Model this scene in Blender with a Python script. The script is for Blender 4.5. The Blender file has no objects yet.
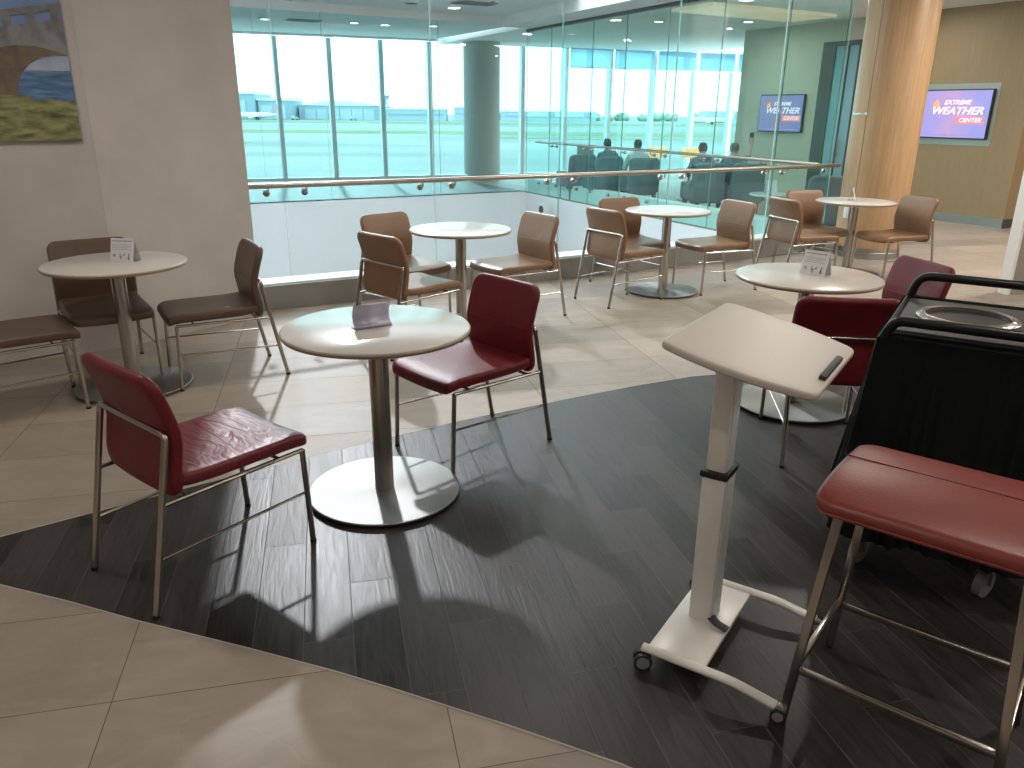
import bpy, bmesh, math, random
from mathutils import Vector, Matrix, Euler
random.seed(7)
S = bpy.context.scene
C = S.collection
PI = math.pi
R = math.radians
EX, EN = (0.8733, 0.4871), (-0.4871, 0.8733)          # building axes

def W(s, n, z=0.0):
    return Vector((s*EX[0] + n*EN[0], s*EX[1] + n*EN[1], z))
BANG = math.atan2(EX[1], EX[0])

# ------------------------------------------------------------------ materials
def nt(name):
    m = bpy.data.materials.new(name); m.use_nodes = True
    t = m.node_tree; b = t.nodes['Principled BSDF']
    return m, t, b

def mat(name, col, rough=.5, metal=0, bump=0, bscale=40, var=0, vscale=6, spec=.5, coat=0, stretch=(1,1,1), aniso=0, sheen=0):
    m, t, b = nt(name)
    b.inputs['Base Color'].default_value = (*col, 1)
    b.inputs['Roughness'].default_value = rough
    b.inputs['Metallic'].default_value = metal
    b.inputs['Specular IOR Level'].default_value = spec
    b.inputs['Coat Weight'].default_value = coat
    b.inputs['Sheen Weight'].default_value = sheen
    if aniso:
        b.inputs['Anisotropic'].default_value = aniso
        tg = t.nodes.new('ShaderNodeTangent'); tg.direction_type = 'RADIAL'; tg.axis = 'Z'
        t.links.new(tg.outputs[0], b.inputs['Tangent'])
    if bump or var:
        tc = t.nodes.new('ShaderNodeTexCoord'); mp = t.nodes.new('ShaderNodeMapping')
        mp.inputs['Scale'].default_value = stretch
        t.links.new(tc.outputs['Object'], mp.inputs['Vector'])
    if bump:
        n = t.nodes.new('ShaderNodeTexNoise'); n.inputs['Scale'].default_value = bscale; n.inputs['Detail'].default_value = 4
        t.links.new(mp.outputs[0], n.inputs['Vector'])
        bp = t.nodes.new('ShaderNodeBump'); bp.inputs['Strength'].default_value = bump; bp.inputs['Distance'].default_value = .01
        t.links.new(n.outputs[0], bp.inputs['Height']); t.links.new(bp.outputs[0], b.inputs['Normal'])
    if var:
        n = t.nodes.new('ShaderNodeTexNoise'); n.inputs['Scale'].default_value = vscale; n.inputs['Detail'].default_value = 6
        t.links.new(mp.outputs[0], n.inputs['Vector'])
        r = t.nodes.new('ShaderNodeValToRGB')
        r.color_ramp.elements[0].position = .3; r.color_ramp.elements[1].position = .7
        r.color_ramp.elements[0].color = (*[c*(1-var) for c in col], 1)
        r.color_ramp.elements[1].color = (*[min(1, c*(1+var)) for c in col], 1)
        t.links.new(n.outputs[0], r.inputs[0]); t.links.new(r.outputs[0], b.inputs['Base Color'])
    return m

def emis(name, col, st):
    m, t, b = nt(name)
    b.inputs['Base Color'].default_value = (*col, 1)
    b.inputs['Emission Color'].default_value = (*col, 1); b.inputs['Emission Strength'].default_value = st
    return m

def glass(name, tint, gloss=1.0):
    m = bpy.data.materials.new(name); m.use_nodes = True
    t = m.node_tree; t.nodes.clear()
    out = t.nodes.new('ShaderNodeOutputMaterial')
    tr = t.nodes.new('ShaderNodeBsdfTransparent'); tr.inputs[0].default_value = (*[math.sqrt(c) for c in tint], 1)
    gl = t.nodes.new('ShaderNodeBsdfGlossy'); gl.inputs['Roughness'].default_value = .01
    gl.inputs['Color'].default_value = (.9*gloss, .97*gloss, .96*gloss, 1)
    fr = t.nodes.new('ShaderNodeFresnel'); fr.inputs[0].default_value = 1.5
    ge = t.nodes.new('ShaderNodeNewGeometry')
    inv = t.nodes.new('ShaderNodeMath'); inv.operation = 'SUBTRACT'; inv.inputs[0].default_value = 1
    mu = t.nodes.new('ShaderNodeMath'); mu.operation = 'MULTIPLY'
    t.links.new(ge.outputs['Backfacing'], inv.inputs[1])
    t.links.new(fr.outputs[0], mu.inputs[0]); t.links.new(inv.outputs[0], mu.inputs[1])
    mx = t.nodes.new('ShaderNodeMixShader')
    t.links.new(mu.outputs[0], mx.inputs[0]); t.links.new(tr.outputs[0], mx.inputs[1]); t.links.new(gl.outputs[0], mx.inputs[2])
    t.links.new(mx.outputs[0], out.inputs[0])
    return m

def floor_mat(name, base, ang, u0, v0, du, dv, shift, joint, jcol, rough, kind):
    """stone tiles or wood planks laid on a rotated grid"""
    m, t, b = nt(name)
    L = t.links.new
    def M(op, a, c=None):
        n = t.nodes.new('ShaderNodeMath'); n.operation = op
        for i, x in enumerate((a, c)):
            if x is None: continue
            if isinstance(x, (int, float)): n.inputs[i].default_value = x
            else: L(x, n.inputs[i])
        return n.outputs[0]
    tc = t.nodes.new('ShaderNodeTexCoord'); mp = t.nodes.new('ShaderNodeMapping')
    mp.vector_type = 'POINT'; mp.inputs['Rotation'].default_value = (0, 0, -ang)
    L(tc.outputs['Object'], mp.inputs['Vector'])
    sp = t.nodes.new('ShaderNodeSeparateXYZ'); L(mp.outputs[0], sp.inputs[0])
    u = M('DIVIDE', M('SUBTRACT', sp.outputs[0], u0), du)      # across the planks / along the tile
    iu = M('FLOOR', u); fu = M('SUBTRACT', u, iu)
    v = M('DIVIDE', M('SUBTRACT', M('SUBTRACT', sp.outputs[1], v0), M('MULTIPLY', iu, shift)), dv)
    iv = M('FLOOR', v); fv = M('SUBTRACT', v, iv)
    ju = M('MULTIPLY', M('MINIMUM', fu, M('SUBTRACT', 1, fu)), du)
    jv = M('MULTIPLY', M('MINIMUM', fv, M('SUBTRACT', 1, fv)), dv)
    j = M('MINIMUM', ju, jv)
    mask = M('LESS_THAN', j, joint)
    cv = t.nodes.new('ShaderNodeCombineXYZ'); L(iu, cv.inputs[0]); L(iv, cv.inputs[1])
    wn = t.nodes.new('ShaderNodeTexWhiteNoise'); wn.noise_dimensions = '2D'; L(cv.outputs[0], wn.inputs['Vector'])
    add = t.nodes.new('ShaderNodeVectorMath'); add.operation = 'MULTIPLY_ADD'
    L(wn.outputs['Color'], add.inputs[0]); add.inputs[1].default_value = (7, 7, 7); L(mp.outputs[0], add.inputs[2])
    st = t.nodes.new('ShaderNodeMapping'); L(add.outputs[0], st.inputs['Vector'])
    st.inputs['Scale'].default_value = (14, 1.4, 1) if kind == 'wood' else (1, 1.9, 1)
    if kind != 'wood': st.inputs['Rotation'].default_value = (0, 0, .5)
    nz = t.nodes.new('ShaderNodeTexNoise'); L(st.outputs[0], nz.inputs['Vector'])
    nz.inputs['Scale'].default_value = 3 if kind == 'wood' else 3.2
    nz.inputs['Detail'].default_value = 8; nz.inputs['Distortion'].default_value = 1.2
    f = M('ADD', M('MULTIPLY', nz.outputs[0], .65), M('MULTIPLY', wn.outputs['Value'], .35))
    r = t.nodes.new('ShaderNodeValToRGB'); L(f, r.inputs[0])
    k = .62 if kind == 'wood' else .20
    r.color_ramp.elements[0].position = .3; r.color_ramp.elements[1].position = .72
    r.color_ramp.elements[0].color = (*[c*(1-k) for c in base], 1); r.color_ramp.elements[1].color = (*[c*(1+k) for c in base], 1)
    col = r.outputs[0]
    if kind == 'stone':                                     # pale veins
        vz = t.nodes.new('ShaderNodeTexNoise'); L(st.outputs[0], vz.inputs['Vector']); vz.inputs['Scale'].default_value = 1.1
        vz.inputs['Detail'].default_value = 5; vz.inputs['Distortion'].default_value = .9
        a = M('ABSOLUTE', M('SUBTRACT', vz.outputs[0], .5)); a = M('MULTIPLY', M('LESS_THAN', a, .003), .08)
        mx = t.nodes.new('ShaderNodeMixRGB'); L(a, mx.inputs[0]); L(col, mx.inputs[1]); mx.inputs[2].default_value = (*[min(1, c*1.7) for c in base], 1)
        col = mx.outputs[0]
    mj = t.nodes.new('ShaderNodeMixRGB'); L(mask, mj.inputs[0]); L(col, mj.inputs[1]); mj.inputs[2].default_value = (*jcol, 1)
    L(mj.outputs[0], b.inputs['Base Color'])
    rr = M('ADD', M('ADD', M('MULTIPLY', nz.outputs[0], .12), M('MULTIPLY', wn.outputs['Value'], .05)), rough-.08); L(M('ADD', rr, M('MULTIPLY', mask, .2)), b.inputs['Roughness'])
    L(M('MULTIPLY', M('SUBTRACT', 1, mask), .30 if kind == 'wood' else .42), b.inputs['Specular IOR Level'])
    h = M('SUBTRACT', M('MULTIPLY', nz.outputs[0], .5 if kind == 'wood' else .12), M('MULTIPLY', mask, .8))
    bp = t.nodes.new('ShaderNodeBump'); bp.inputs['Strength'].default_value = .45 if kind == 'wood' else .18
    bp.inputs['Distance'].default_value = .004
    L(h, bp.inputs['Height']); L(bp.outputs[0], b.inputs['Normal'])
    return m

M_ = {}
M_['tile'] = floor_mat('beige stone tile', (.33, .275, .225), R(13.3), .23, 1.945, .907, .451, 0, .0016, (.16, .13, .11), .50, 'stone')
M_['plank'] = floor_mat('dark wood plank', (.034, .029, .027), R(13.3), .75, 2.076, .152, .905, .30, .0013, (.12, .11, .10), .385, 'wood')
M_['farfloor'] = mat('grey walkway floor', (.10, .10, .10), .55, var=.08, vscale=1.5)
M_['redleather'] = mat('dark red leather', (.150, .014, .019), .42, spec=.32, bump=.12, bscale=90, var=.12, vscale=5)
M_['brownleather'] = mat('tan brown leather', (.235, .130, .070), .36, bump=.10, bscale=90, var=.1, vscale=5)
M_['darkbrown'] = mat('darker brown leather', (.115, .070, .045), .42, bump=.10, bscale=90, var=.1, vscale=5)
# crumpled seat leather
m, t, b = nt('crumpled red leather')
b.inputs['Base Color'].default_value = (.17, .020, .028, 1); b.inputs['Roughness'].default_value = .40
tc = t.nodes.new('ShaderNodeTexCoord'); mp = t.nodes.new('ShaderNodeMapping'); mp.inputs['Scale'].default_value = (1, 3.2, 1); mp.inputs['Rotation'].default_value = (0, 0, .9)
n1 = t.nodes.new('ShaderNodeTexNoise'); n1.inputs['Scale'].default_value = 5.5; n1.inputs['Detail'].default_value = 3; n1.inputs['Distortion'].default_value = 1.6
bp = t.nodes.new('ShaderNodeBump'); bp.inputs['Strength'].default_value = .30; bp.inputs['Distance'].default_value = .02
t.links.new(tc.outputs['Object'], mp.inputs[0]); t.links.new(mp.outputs[0], n1.inputs[0]); t.links.new(n1.outputs[0], bp.inputs['Height']); t.links.new(bp.outputs[0], b.inputs['Normal'])
M_['crumple'] = m
M_['steel'] = mat('brushed steel', (.50, .47, .43), .26, 1, bump=.05, bscale=160, stretch=(1, 1, .05))
M_['chrome'] = mat('satin steel tube', (.50, .46, .42), .22, 1)
M_['disc'] = mat('brushed steel disc', (.28, .28, .27), .52, 1, aniso=.6)
M_['blacksteel'] = mat('black underside', (.02, .02, .02), .6)
M_['top'] = mat('cream laminate', (.60, .565, .52), .24, spec=.5)
M_['topedge'] = mat('beige laminate edge', (.36, .29, .22), .4)
M_['paper'] = mat('white card', (.70, .68, .70), .6)
M_['ink'] = mat('grey print', (.22, .22, .25), .7)
M_['holder'] = mat('grey anodised sheet', (.50, .49, .62), .38, .35)
M_['wallL'] = mat('grey brown plaster', (.58, .535, .50), .75, bump=.12, bscale=18, var=.09, vscale=2.2)
M_['wallwood'] = mat('light wood veneer wall', (.31, .22, .12), .5, var=.08, vscale=6, stretch=(10, 10, .5))
M_['wallorange'] = mat('brown wood panel', (.30, .14, .055), .5, var=.1, vscale=6, stretch=(8, 8, .5))
M_['colwood'] = mat('honey wood veneer', (.45, .285, .15), .36, var=.12, vscale=7, stretch=(7, 7, .35))
M_['white'] = mat('white paint', (.72, .72, .70), .5)
M_['whitegloss'] = mat('white powder coat', (.80, .77, .72), .28)
M_['ceil'] = mat('white ceiling', (.80, .80, .79), .8)
M_['warmreflection'] = emis('glowing warm reflection panel', (1, .72, .48), .30)
M_['voidwall'] = mat('white void wall', (.80, .80, .82), .5)
M_['curb'] = mat('grey stone curb', (.27, .26, .24), .35, var=.12, vscale=5)
M_['skirting'] = mat('brushed steel skirting', (.45, .47, .48), .3, 1)
M_['frame'] = mat('pale blue grey window frame', (.70, .76, .78), .45)
M_['frameedge'] = mat('green glass edge', (.20, .42, .38), .2)
M_['paledge'] = mat('bright polished glass edge', (.62, .75, .72), .2)
M_['concretecol'] = mat('grey green column', (.40, .43, .41), .5)
M_['black'] = mat('black plastic', (.015, .015, .016), .45)
M_['blackmetal'] = mat('black coated tube', (.008, .009, .009), .32, spec=.35)
M_['cloth'] = mat('black cloth', (.0045, .0075, .007), .9, spec=.25)
M_['deck'] = mat('dark brown rubber mat', (.045, .040, .037), .6, bump=.1, bscale=200)
M_['rubber'] = mat('dark grey rubber', (.03, .035, .04), .5)
M_['greydisc'] = mat('grey plastic', (.28, .27, .26), .5)
M_['lounge'] = mat('slate blue upholstery', (.13, .17, .19), .8)
m = bpy.data.materials.new('pale blue shade'); m.use_nodes = True; t = m.node_tree
d1 = t.nodes.new('ShaderNodeBsdfTranslucent'); d1.inputs[0].default_value = (.55, .66, .75, 1); t.links.new(d1.outputs[0], t.nodes['Material Output'].inputs[0]); M_['blind'] = m
M_['darkframe'] = mat('dark bronze frame', (.06, .07, .07), .4)
M_['skin'] = mat('skin', (.42, .26, .19), .5)
M_['hair'] = mat('dark hair', (.03, .022, .018), .6)
M_['shirtblue'] = mat('slate shirt', (.10, .14, .18), .8)
M_['shirtwhite'] = mat('pale shirt', (.50, .50, .50), .8)
M_['shade'] = emis('lit orange shade', (1.0, .55, .22), .9)
M_['downlight'] = emis('lit lens', (1.0, .93, .82), 5)
M_['glassN'] = glass('clear partition glass', (.87, .96, .955))
M_['glassI'] = glass('tinted partition glass', (.68, .94, .91))
M_['glassF'] = glass('pale far partition glass', (.86, .985, .98), .6)
M_['glassW'] = glass('tinted window glass', (.56, .93, .95), .6)
M_['glassS'] = glass('skylight glass', (.96, .96, .97), .4)
M_['apron'] = None

# ------------------------------------------------------------------ mesh helpers
def bm_new(): return bmesh.new()

def obj(name, bm, m, parent=None, smooth=True, loc=None):
    me = bpy.data.meshes.new(name)
    bmesh.ops.recalc_face_normals(bm, faces=bm.faces[:])
    bm.to_mesh(me); bm.free()
    for x in (m if isinstance(m, (list, tuple)) else [m]): me.materials.append(x)
    if smooth:
        for p in me.polygons: p.use_smooth = True
        try: me.set_sharp_from_angle(angle=R(38))
        except Exception: pass
    o = bpy.data.objects.new(name, me); C.objects.link(o)
    if parent: o.parent = parent
    if loc is not None: o.location = loc
    return o

def box(bm, c, size, rot=0, bevel=0, mi=0, seg=2):
    M = Matrix.Translation(Vector(c)) @ (rot.to_4x4() if isinstance(rot, Matrix) else Matrix.Rotation(rot, 4, 'Z')) @ Matrix.Diagonal((*size, 1))
    r = bmesh.ops.create_cube(bm, size=1, matrix=M)
    vs = r['verts']; fs = {f for v in vs for f in v.link_faces}
    for f in fs: f.material_index = mi
    if bevel:
        es = list({e for v in vs for e in v.link_edges})
        g = bmesh.ops.bevel(bm, geom=es, offset=bevel, segments=seg, profile=.5, affect='EDGES')
        for f in g['faces']: f.material_index = mi
    return vs

def cyl(bm, a, b, r, seg=24, r2=None, mi=0):
    a, b = Vector(a), Vector(b); d = b-a
    M = Matrix.Translation((a+b)/2) @ d.to_track_quat('Z', 'Y').to_matrix().to_4x4()
    g = bmesh.ops.create_cone(bm, cap_ends=True, segments=seg, radius1=r, radius2=r if r2 is None else r2, depth=d.length, matrix=M)
    for v in g['verts']:
        for f in v.link_faces: f.material_index = mi

def fillet(pts, rad, n=6):
    pts = [Vector(p) for p in pts]; out = [pts[0]]
    for i in range(1, len(pts)-1):
        p, a, b = pts[i], pts[i-1], pts[i+1]
        d1, d2 = (a-p), (b-p); r = min(rad, d1.length*.49, d2.length*.49)
        s, e = p+d1.normalized()*r, p+d2.normalized()*r
        for k in range(n+1):
            t = k/n; out.append(s*(1-t)**2 + p*2*t*(1-t) + e*t*t)
    out.append(pts[-1]); return out

def tube(bm, pts, r, seg=12, rad=0, flat=None, cap=True):
    if rad: pts = fillet(pts, rad)
    pts = [Vector(p) for p in pts]
    rings = []; up = None
    for i, p in enumerate(pts):
        d = (pts[min(i+1, len(pts)-1)]-pts[max(i-1, 0)]).normalized()
        if up is None:
            up = Vector((0, 0, 1)) if abs(d.z) < .9 else Vector((1, 0, 0))
        x = d.cross(up).normalized(); y = x.cross(d).normalized(); up = y
        ra, rb = (r, r) if flat is None else flat
        rings.append([bm.verts.new(p + x*ra*math.cos(2*PI*k/seg) + y*rb*math.sin(2*PI*k/seg)) for k in range(seg)])
    for a, b in zip(rings, rings[1:]):
        for k in range(seg): bm.faces.new((a[k], a[(k+1) % seg], b[(k+1) % seg], b[k]))
    if cap:
        bm.faces.new(rings[0]); bm.faces.new(list(reversed(rings[-1])))

def lathe(bm, prof, seg=64, mis=None, c=(0, 0, 0)):
    rings = []
    for r, z in prof:
        if r < 1e-6: rings.append([bm.verts.new((c[0], c[1], c[2]+z))])
        else: rings.append([bm.verts.new((c[0]+r*math.cos(2*PI*k/seg), c[1]+r*math.sin(2*PI*k/seg), c[2]+z)) for k in range(seg)])
    for i, (a, b) in enumerate(zip(rings, rings[1:])):
        for k in range(seg):
            k2 = (k+1) % seg
            if len(a) == 1: f = bm.faces.new((a[0], b[k], b[k2]))
            elif len(b) == 1: f = bm.faces.new((a[k], b[0], a[k2]))
            else: f = bm.faces.new((a[k], b[k], b[k2], a[k2]))
            if mis: f.material_index = mis[i]

def outline(w, l, r, n=6, sub=10):
    """rounded rectangle centred on 0; r = 4 corner radii (front right, back right, back left, front left)"""
    P = []; cs = [(w/2, l/2, 0), (-w/2, l/2, 90), (-w/2, -l/2, 180), (w/2, -l/2, 270)]
    arcs = []
    for (x, y, a), rr in zip(cs, r):
        cx, cy = x-math.copysign(rr, x), y-math.copysign(rr, y)
        arcs.append([(cx+rr*math.cos(R(a+90*k/n)), cy+rr*math.sin(R(a+90*k/n))) for k in range(n+1)])
    for i in range(4):
        P += arcs[i]; a, b = arcs[i][-1], arcs[(i+1) % 4][0]
        for k in range(1, sub): P.append((a[0]+(b[0]-a[0])*k/sub, a[1]+(b[1]-a[1])*k/sub))
    return P

def slab(bm, P, T, e, fn, mi=0, crown=0):
    """cushion: outline P, thickness T, edge radius e, mapped through fn(x, y, z)"""
    cx = sum(p[0] for p in P)/len(P); cy = sum(p[1] for p in P)/len(P)
    sx = max(abs(p[0]-cx) for p in P); sy = max(abs(p[1]-cy) for p in P)
    lv = []
    na = 4
    for k in range(na+1):
        a = PI/2*k/na; lv.append((e*(1-math.sin(a)), -T/2+e*(1-math.cos(a))))
    lv2 = [(i, -z) for i, z in reversed(lv)]
    seq = []
    for sc in (0, .3, .6, .85): seq.append(('s', sc, -T/2))
    for i, z in lv: seq.append(('i', i, z))
    for i, z in lv2: seq.append(('i', i, z))
    for sc in (.85, .6, .3, 0): seq.append(('s', sc, T/2))
    rings = []
    for kind, v, z in seq:
        if kind == 's':
            if v == 0: rings.append([bm.verts.new(fn(cx, cy, z+(crown if z > 0 else 0)))]); continue
            kx = v*(sx-e)/sx; ky = v*(sy-e)/sy; zz = z+(crown*(1-v*v) if z > 0 else 0)
        else:
            kx = (sx-v)/sx; ky = (sy-v)/sy; zz = z
        rings.append([bm.verts.new(fn(cx+(x-cx)*kx, cy+(y-cy)*ky, zz)) for x, y in P])
    N = len(P)
    for a, b in zip(rings, rings[1:]):
        for k in range(N):
            k2 = (k+1) % N
            if len(a) == 1: f = bm.faces.new((a[0], b[k2], b[k]))
            elif len(b) == 1: f = bm.faces.new((a[k], a[k2], b[0]))
            else: f = bm.faces.new((a[k], a[k2], b[k2], b[k]))
            f.material_index = mi

def prism(bm, pts, z0, z1, mi=0):
    a = [bm.verts.new((p[0], p[1], z0)) for p in pts]; b = [bm.verts.new((p[0], p[1], z1)) for p in pts]
    bm.faces.new(list(reversed(a))).material_index = mi; bm.faces.new(b).material_index = mi
    for i in range(len(pts)):
        j = (i+1) % len(pts); bm.faces.new((a[i], a[j], b[j], b[i])).material_index = mi

def tag(o, label, cat, group=None, kind=None):
    o['label'] = label; o['category'] = cat
    if group: o['group'] = group
    if kind: o['kind'] = kind
    return o
def empty(name, loc, rz=0):
    o = bpy.data.objects.new(name, None); C.objects.link(o); o.empty_display_size = .1
    o.location = loc; o.rotation_euler = (0, 0, rz); return o
def struct(name, bm, m, smooth=False):
    o = obj(name, bm, m, smooth=smooth); o['kind'] = 'structure'; return o
def copy_tree(o, parent=None):
    c = o.copy(); C.objects.link(c)
    if parent: c.parent = parent
    for ch in list(o.children): copy_tree(ch, c)
    return c
def wbox(bm, s0, s1, n0, n1, z0, z1, mi=0, bevel=0):
    c = W((s0+s1)/2, (n0+n1)/2, (z0+z1)/2)
    box(bm, c, (abs(s1-s0), abs(n1-n0), z1-z0), BANG, bevel, mi)
def seg_box(bm, p, q, z0, z1, th, side=1, mi=0, bevel=0):
    """wall-like box from p to q; thickness th to the left (side=1) of travel"""
    p, q = Vector((p[0], p[1])), Vector((q[0], q[1])); d = q-p; L = d.length; d.normalize(); nn = Vector((-d.y, d.x))*side
    c = (p+q)/2 + nn*th/2
    box(bm, (c.x, c.y, (z0+z1)/2), (L, th, z1-z0), math.atan2(d.y, d.x), bevel, mi)

def text_mesh(body, size, shear=0, bold=0, name='lettering', sx=1.0):
    cu = bpy.data.curves.new('txt', 'FONT'); cu.body = body; cu.size = size; cu.shear = shear; cu.offset = bold
    cu.align_x = 'CENTER'; cu.align_y = 'CENTER'; cu.extrude = .0015
    o = bpy.data.objects.new('txt', cu); C.objects.link(o)
    dg = bpy.context.evaluated_depsgraph_get(); me = bpy.data.meshes.new_from_object(o.evaluated_get(dg))
    bpy.data.objects.remove(o); me.transform(Matrix.Diagonal((sx, 1, 1, 1)))
    r = bpy.data.objects.new(name, me); C.objects.link(r); return r

# ------------------------------------------------------------------ setting: floors
CEIL = 3.05
bm = bm_new()
f0 = [W(-8, -8), W(13.5, -8), W(13.5, 6.5), W(-8, 6.5)]
prism(bm, f0, -.25, 0); struct('floor', bm, M_['tile'])
bm = bm_new()                                            # floor of the lounge beyond the inner glass
prism(bm, [W(7.81, 6.5), W(13.5, 6.5), W(13.5, 17.2), W(8.22, 18.4), W(8.22, 14.3)], -.25, 0); struct('floor', bm, M_['tile'])
bm = bm_new()
prism(bm, [W(-4, 14.2), W(8.22, 14.2), W(8.22, 18.4), W(3.5, 19.2), W(-4, 22)], -.25, 0); struct('floor', bm, M_['farfloor'])
bm = bm_new()
prism(bm, [W(-6, 6.4), W(8.1, 6.4), W(8.1, 14.3), W(-6, 14.3)], -4.3, -4.1); struct('floor', bm, M_['farfloor'])
top_c = [(-2.19, 2.43), (-1.96, 2.61), (-1.72, 2.793), (-1.35, 3.075), (-.959, 3.365), (-.583, 3.625), (-.219, 3.867), (.396, 4.225), (.75, 4.42), (1.122, 4.60), (1.5, 4.70), (1.85, 4.62), (2.15, 4.42), (2.4, 4.1), (2.65, 3.6), (2.8, 3.0), (2.9, 2.0), (2.9, -.5)]
low_c = [(-2.19, 2.43), (-1.764, 2.291), (-1.48, 2.20), (-1.202, 2.099), (-.8, 1.968), (-.512, 1.868), (-.314, 1.79), (0, 1.66), (.282, 1.535), (.7, 1.30), (1.1, 1.0), (1.5, .6), (1.85, .1), (2.0, -.5)]
bm = bm_new(); prism(bm, top_c + list(reversed(low_c[1:])), 0, .0015); struct('floor', bm, M_['plank'])
for c_ in (top_c, low_c):
    bm = bm_new(); tube(bm, [(x, y, .001) for x, y in c_], .004, 6, flat=(.004, .0015)); struct('trim_1' if c_ is top_c else 'trim_2', bm, mat('pale metal strip', (.42, .37, .31), .5))

# ------------------------------------------------------------------ left wall
A0, A1, A2 = Vector((-5.6, 3.29)), Vector((-2.66, 5.12)), Vector((-2.010, 6.03))
bm = bm_new()
dl = (A1-A0).normalized(); nl = Vector((-dl.y, dl.x)); dr = (A2-A1).normalized(); nr = Vector((-dr.y, dr.x))
A2b = A2 + Vector(W(-1, 0).xy)*1.2
prism(bm, [A0, A1, A2, A2b, A2b+Vector((-1, .5)), A0+nl*1.0], 0, CEIL+.6); struct('wall_left', bm, M_['wallL'])
bm = bm_new(); pj = A1
cyl(bm, (pj.x+.0, pj.y-.0, 0), (pj.x, pj.y, CEIL), .002, 6); struct('trim_3', bm, M_['wallL'])

# picture on the left wall (bridge over water); local x to the viewer's right, y up, z out of the wall
pic = empty('framed_picture', (0, 0, 0))
px_ = (A1-dl*.062)
pic.location = (px_.x-nl.x*.0, px_.y-nl.y*.0, 1.365)
pic.rotation_euler = Euler((R(90), 0, math.atan2(dl.y, dl.x)))
tag(pic, 'unframed canvas print of an arched stone bridge over green water on grey wall', 'picture')
PW, PH = 2.0, 1.35
def poly(name, pts, z, m):
    b_ = bm_new(); a = [b_.verts.new((x, y, z)) for x, y in pts]; b_.faces.new(a); 
    g = bmesh.ops.extrude_face_region(b_, geom=b_.faces[:]); bmesh.ops.translate(b_, verts=[v for v in g['geom'] if isinstance(v, bmesh.types.BMVert)], vec=(0, 0, .002))
    return obj(name, b_, m, pic, False)
b_ = bm_new(); box(b_, (-PW/2, PH/2, .012), (PW, PH, .022)); obj('canvas', b_, mat('printed blue sky', (.20, .30, .55), .6, var=.15, vscale=3), pic, False)
poly('printed_sea', [(0, .0), (0, .40), (-.42, .40), (-.42, 0)], .024, mat('printed sea', (.10, .20, .38), .6, var=.45, vscale=8, stretch=(1, 6, 1)))
poly('printed_cloud', [(0, .39), (0, .49), (-.30, .49), (-.33, .39)], .024, mat('printed haze', (.38, .46, .60), .6, var=.2, vscale=9))
gp = [(0, 0), (0, .235), (-.06, .225), (-.12, .245), (-.20, .235), (-.27, .262), (-.36, .262), (-.5, .28), (-2, .3), (-2, 0)]
poly('printed_algae', gp, .027, mat('printed green algae', (.22, .225, .10), .6, var=.7, vscale=9, stretch=(1, 3.5, 1)))
arch = [(-.0, .485), (-.07, .487), (-.14, .475), (-.21, .435), (-.26, .385), (-.29, .315), (-.29, .26), (-.45, .26), (-.62, .27)]
arch2 = [(-.62, .27), (-.60, .34), (-.54, .42), (-.45, .48), (-.36, .515), (-.27, .535), (-.17, .535), (-.08, .515), (0, .485)]
poly('printed_arch_underside', arch + arch2[1:-1], .029, mat('printed brown stone', (.16, .125, .09), .6, var=.3, vscale=14))
st = mat('printed grey stone', (.21, .215, .225), .6, var=.35, vscale=12)
poly('printed_bridge_wall', [(0, .485), (0, .692), (-PW, .312), (-PW, .27), (-.62, .27)] + arch2[1:-1], .028, st)
poly('printed_parapet', [(0, .742), (0, .778), (-PW, .398), (-PW, .362)], .028, st)
for k in range(12):
    x = -.012-k*.125; y = .69+x*.19
    poly('printed_baluster', [(x, y), (x, y+.055), (x-.045, y+.047), (x-.045, y-.009)], .028, st)

# ------------------------------------------------------------------ void, curb and glass partitions
def si(n): return 7.80 + (n-6.42)*.0514     # the inner glass line runs very slightly outwards
bm = bm_new(); wbox(bm, .9, 7.86, 6.37, 6.62, 0, .2)
struct('baseboard_front', bm, M_['curb'])
bm = bm_new(); wbox(bm, .9, 7.86, 6.40, 6.64, .2, .215); struct('trim_4', bm, M_['white'])
bm = bm_new(); wbox(bm, -6, 8.0, 6.3, 6.62, -4.2, -.25); struct('wall_front', bm, M_['voidwall'])
bm = bm_new(); wbox(bm, -6, 8.2, 14.2, 14.4, -4.2, .0); struct('wall_back', bm, M_['voidwall'])
bm = bm_new(); seg_box(bm, W(7.80, 6.37), W(8.205, 14.3), -4.2, -.02, .25, -1); struct('wall_right', bm, M_['voidwall'])
bm = bm_new(); wbox(bm, -6.2, -6, 6.3, 14.4, -4.2, 3.6); struct('wall_left', bm, M_['voidwall'])
bm = bm_new(); seg_box(bm, W(si(6.6)+.04, 6.6), W(si(14.2)+.04, 14.2), 0, .26, .2, -1); struct('baseboard_right', bm, M_['white'])

def pane(name, s0, s1, n0, n1, z0, z1, g, edge=None):
    b_ = bm_new(); wbox(b_, s0, s1, n0, n1, z0, z1)
    along_s = abs(s1-s0) > abs(n1-n0)
    bmesh.ops.recalc_face_normals(b_, faces=b_.faces[:])
    ax = Vector((*(EN if along_s else EX), 0))
    for f in b_.faces:
        f.material_index = 0 if abs(f.normal.dot(ax)) > .7 else 1
    return struct(name, b_, [g, edge or M_['frameedge']])
js = [1.24-.35, 1.24+.24, 1.24+1.525, 1.24+2.805, 1.24+4.13, 1.24+5.575, 1.24+6.55]
for i, (a, b_s) in enumerate(zip(js, js[1:])):
    pane('window_%d' % (i+1), a+.005, b_s-.005, 6.372, 6.384, .16, CEIL, M_['glassN'], M_['paledge'] if i in (1, 4) else None)
ji = [6.42, 7.31, 8.50, 9.69, 10.78, 11.78, 13.24, 14.2]
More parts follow.
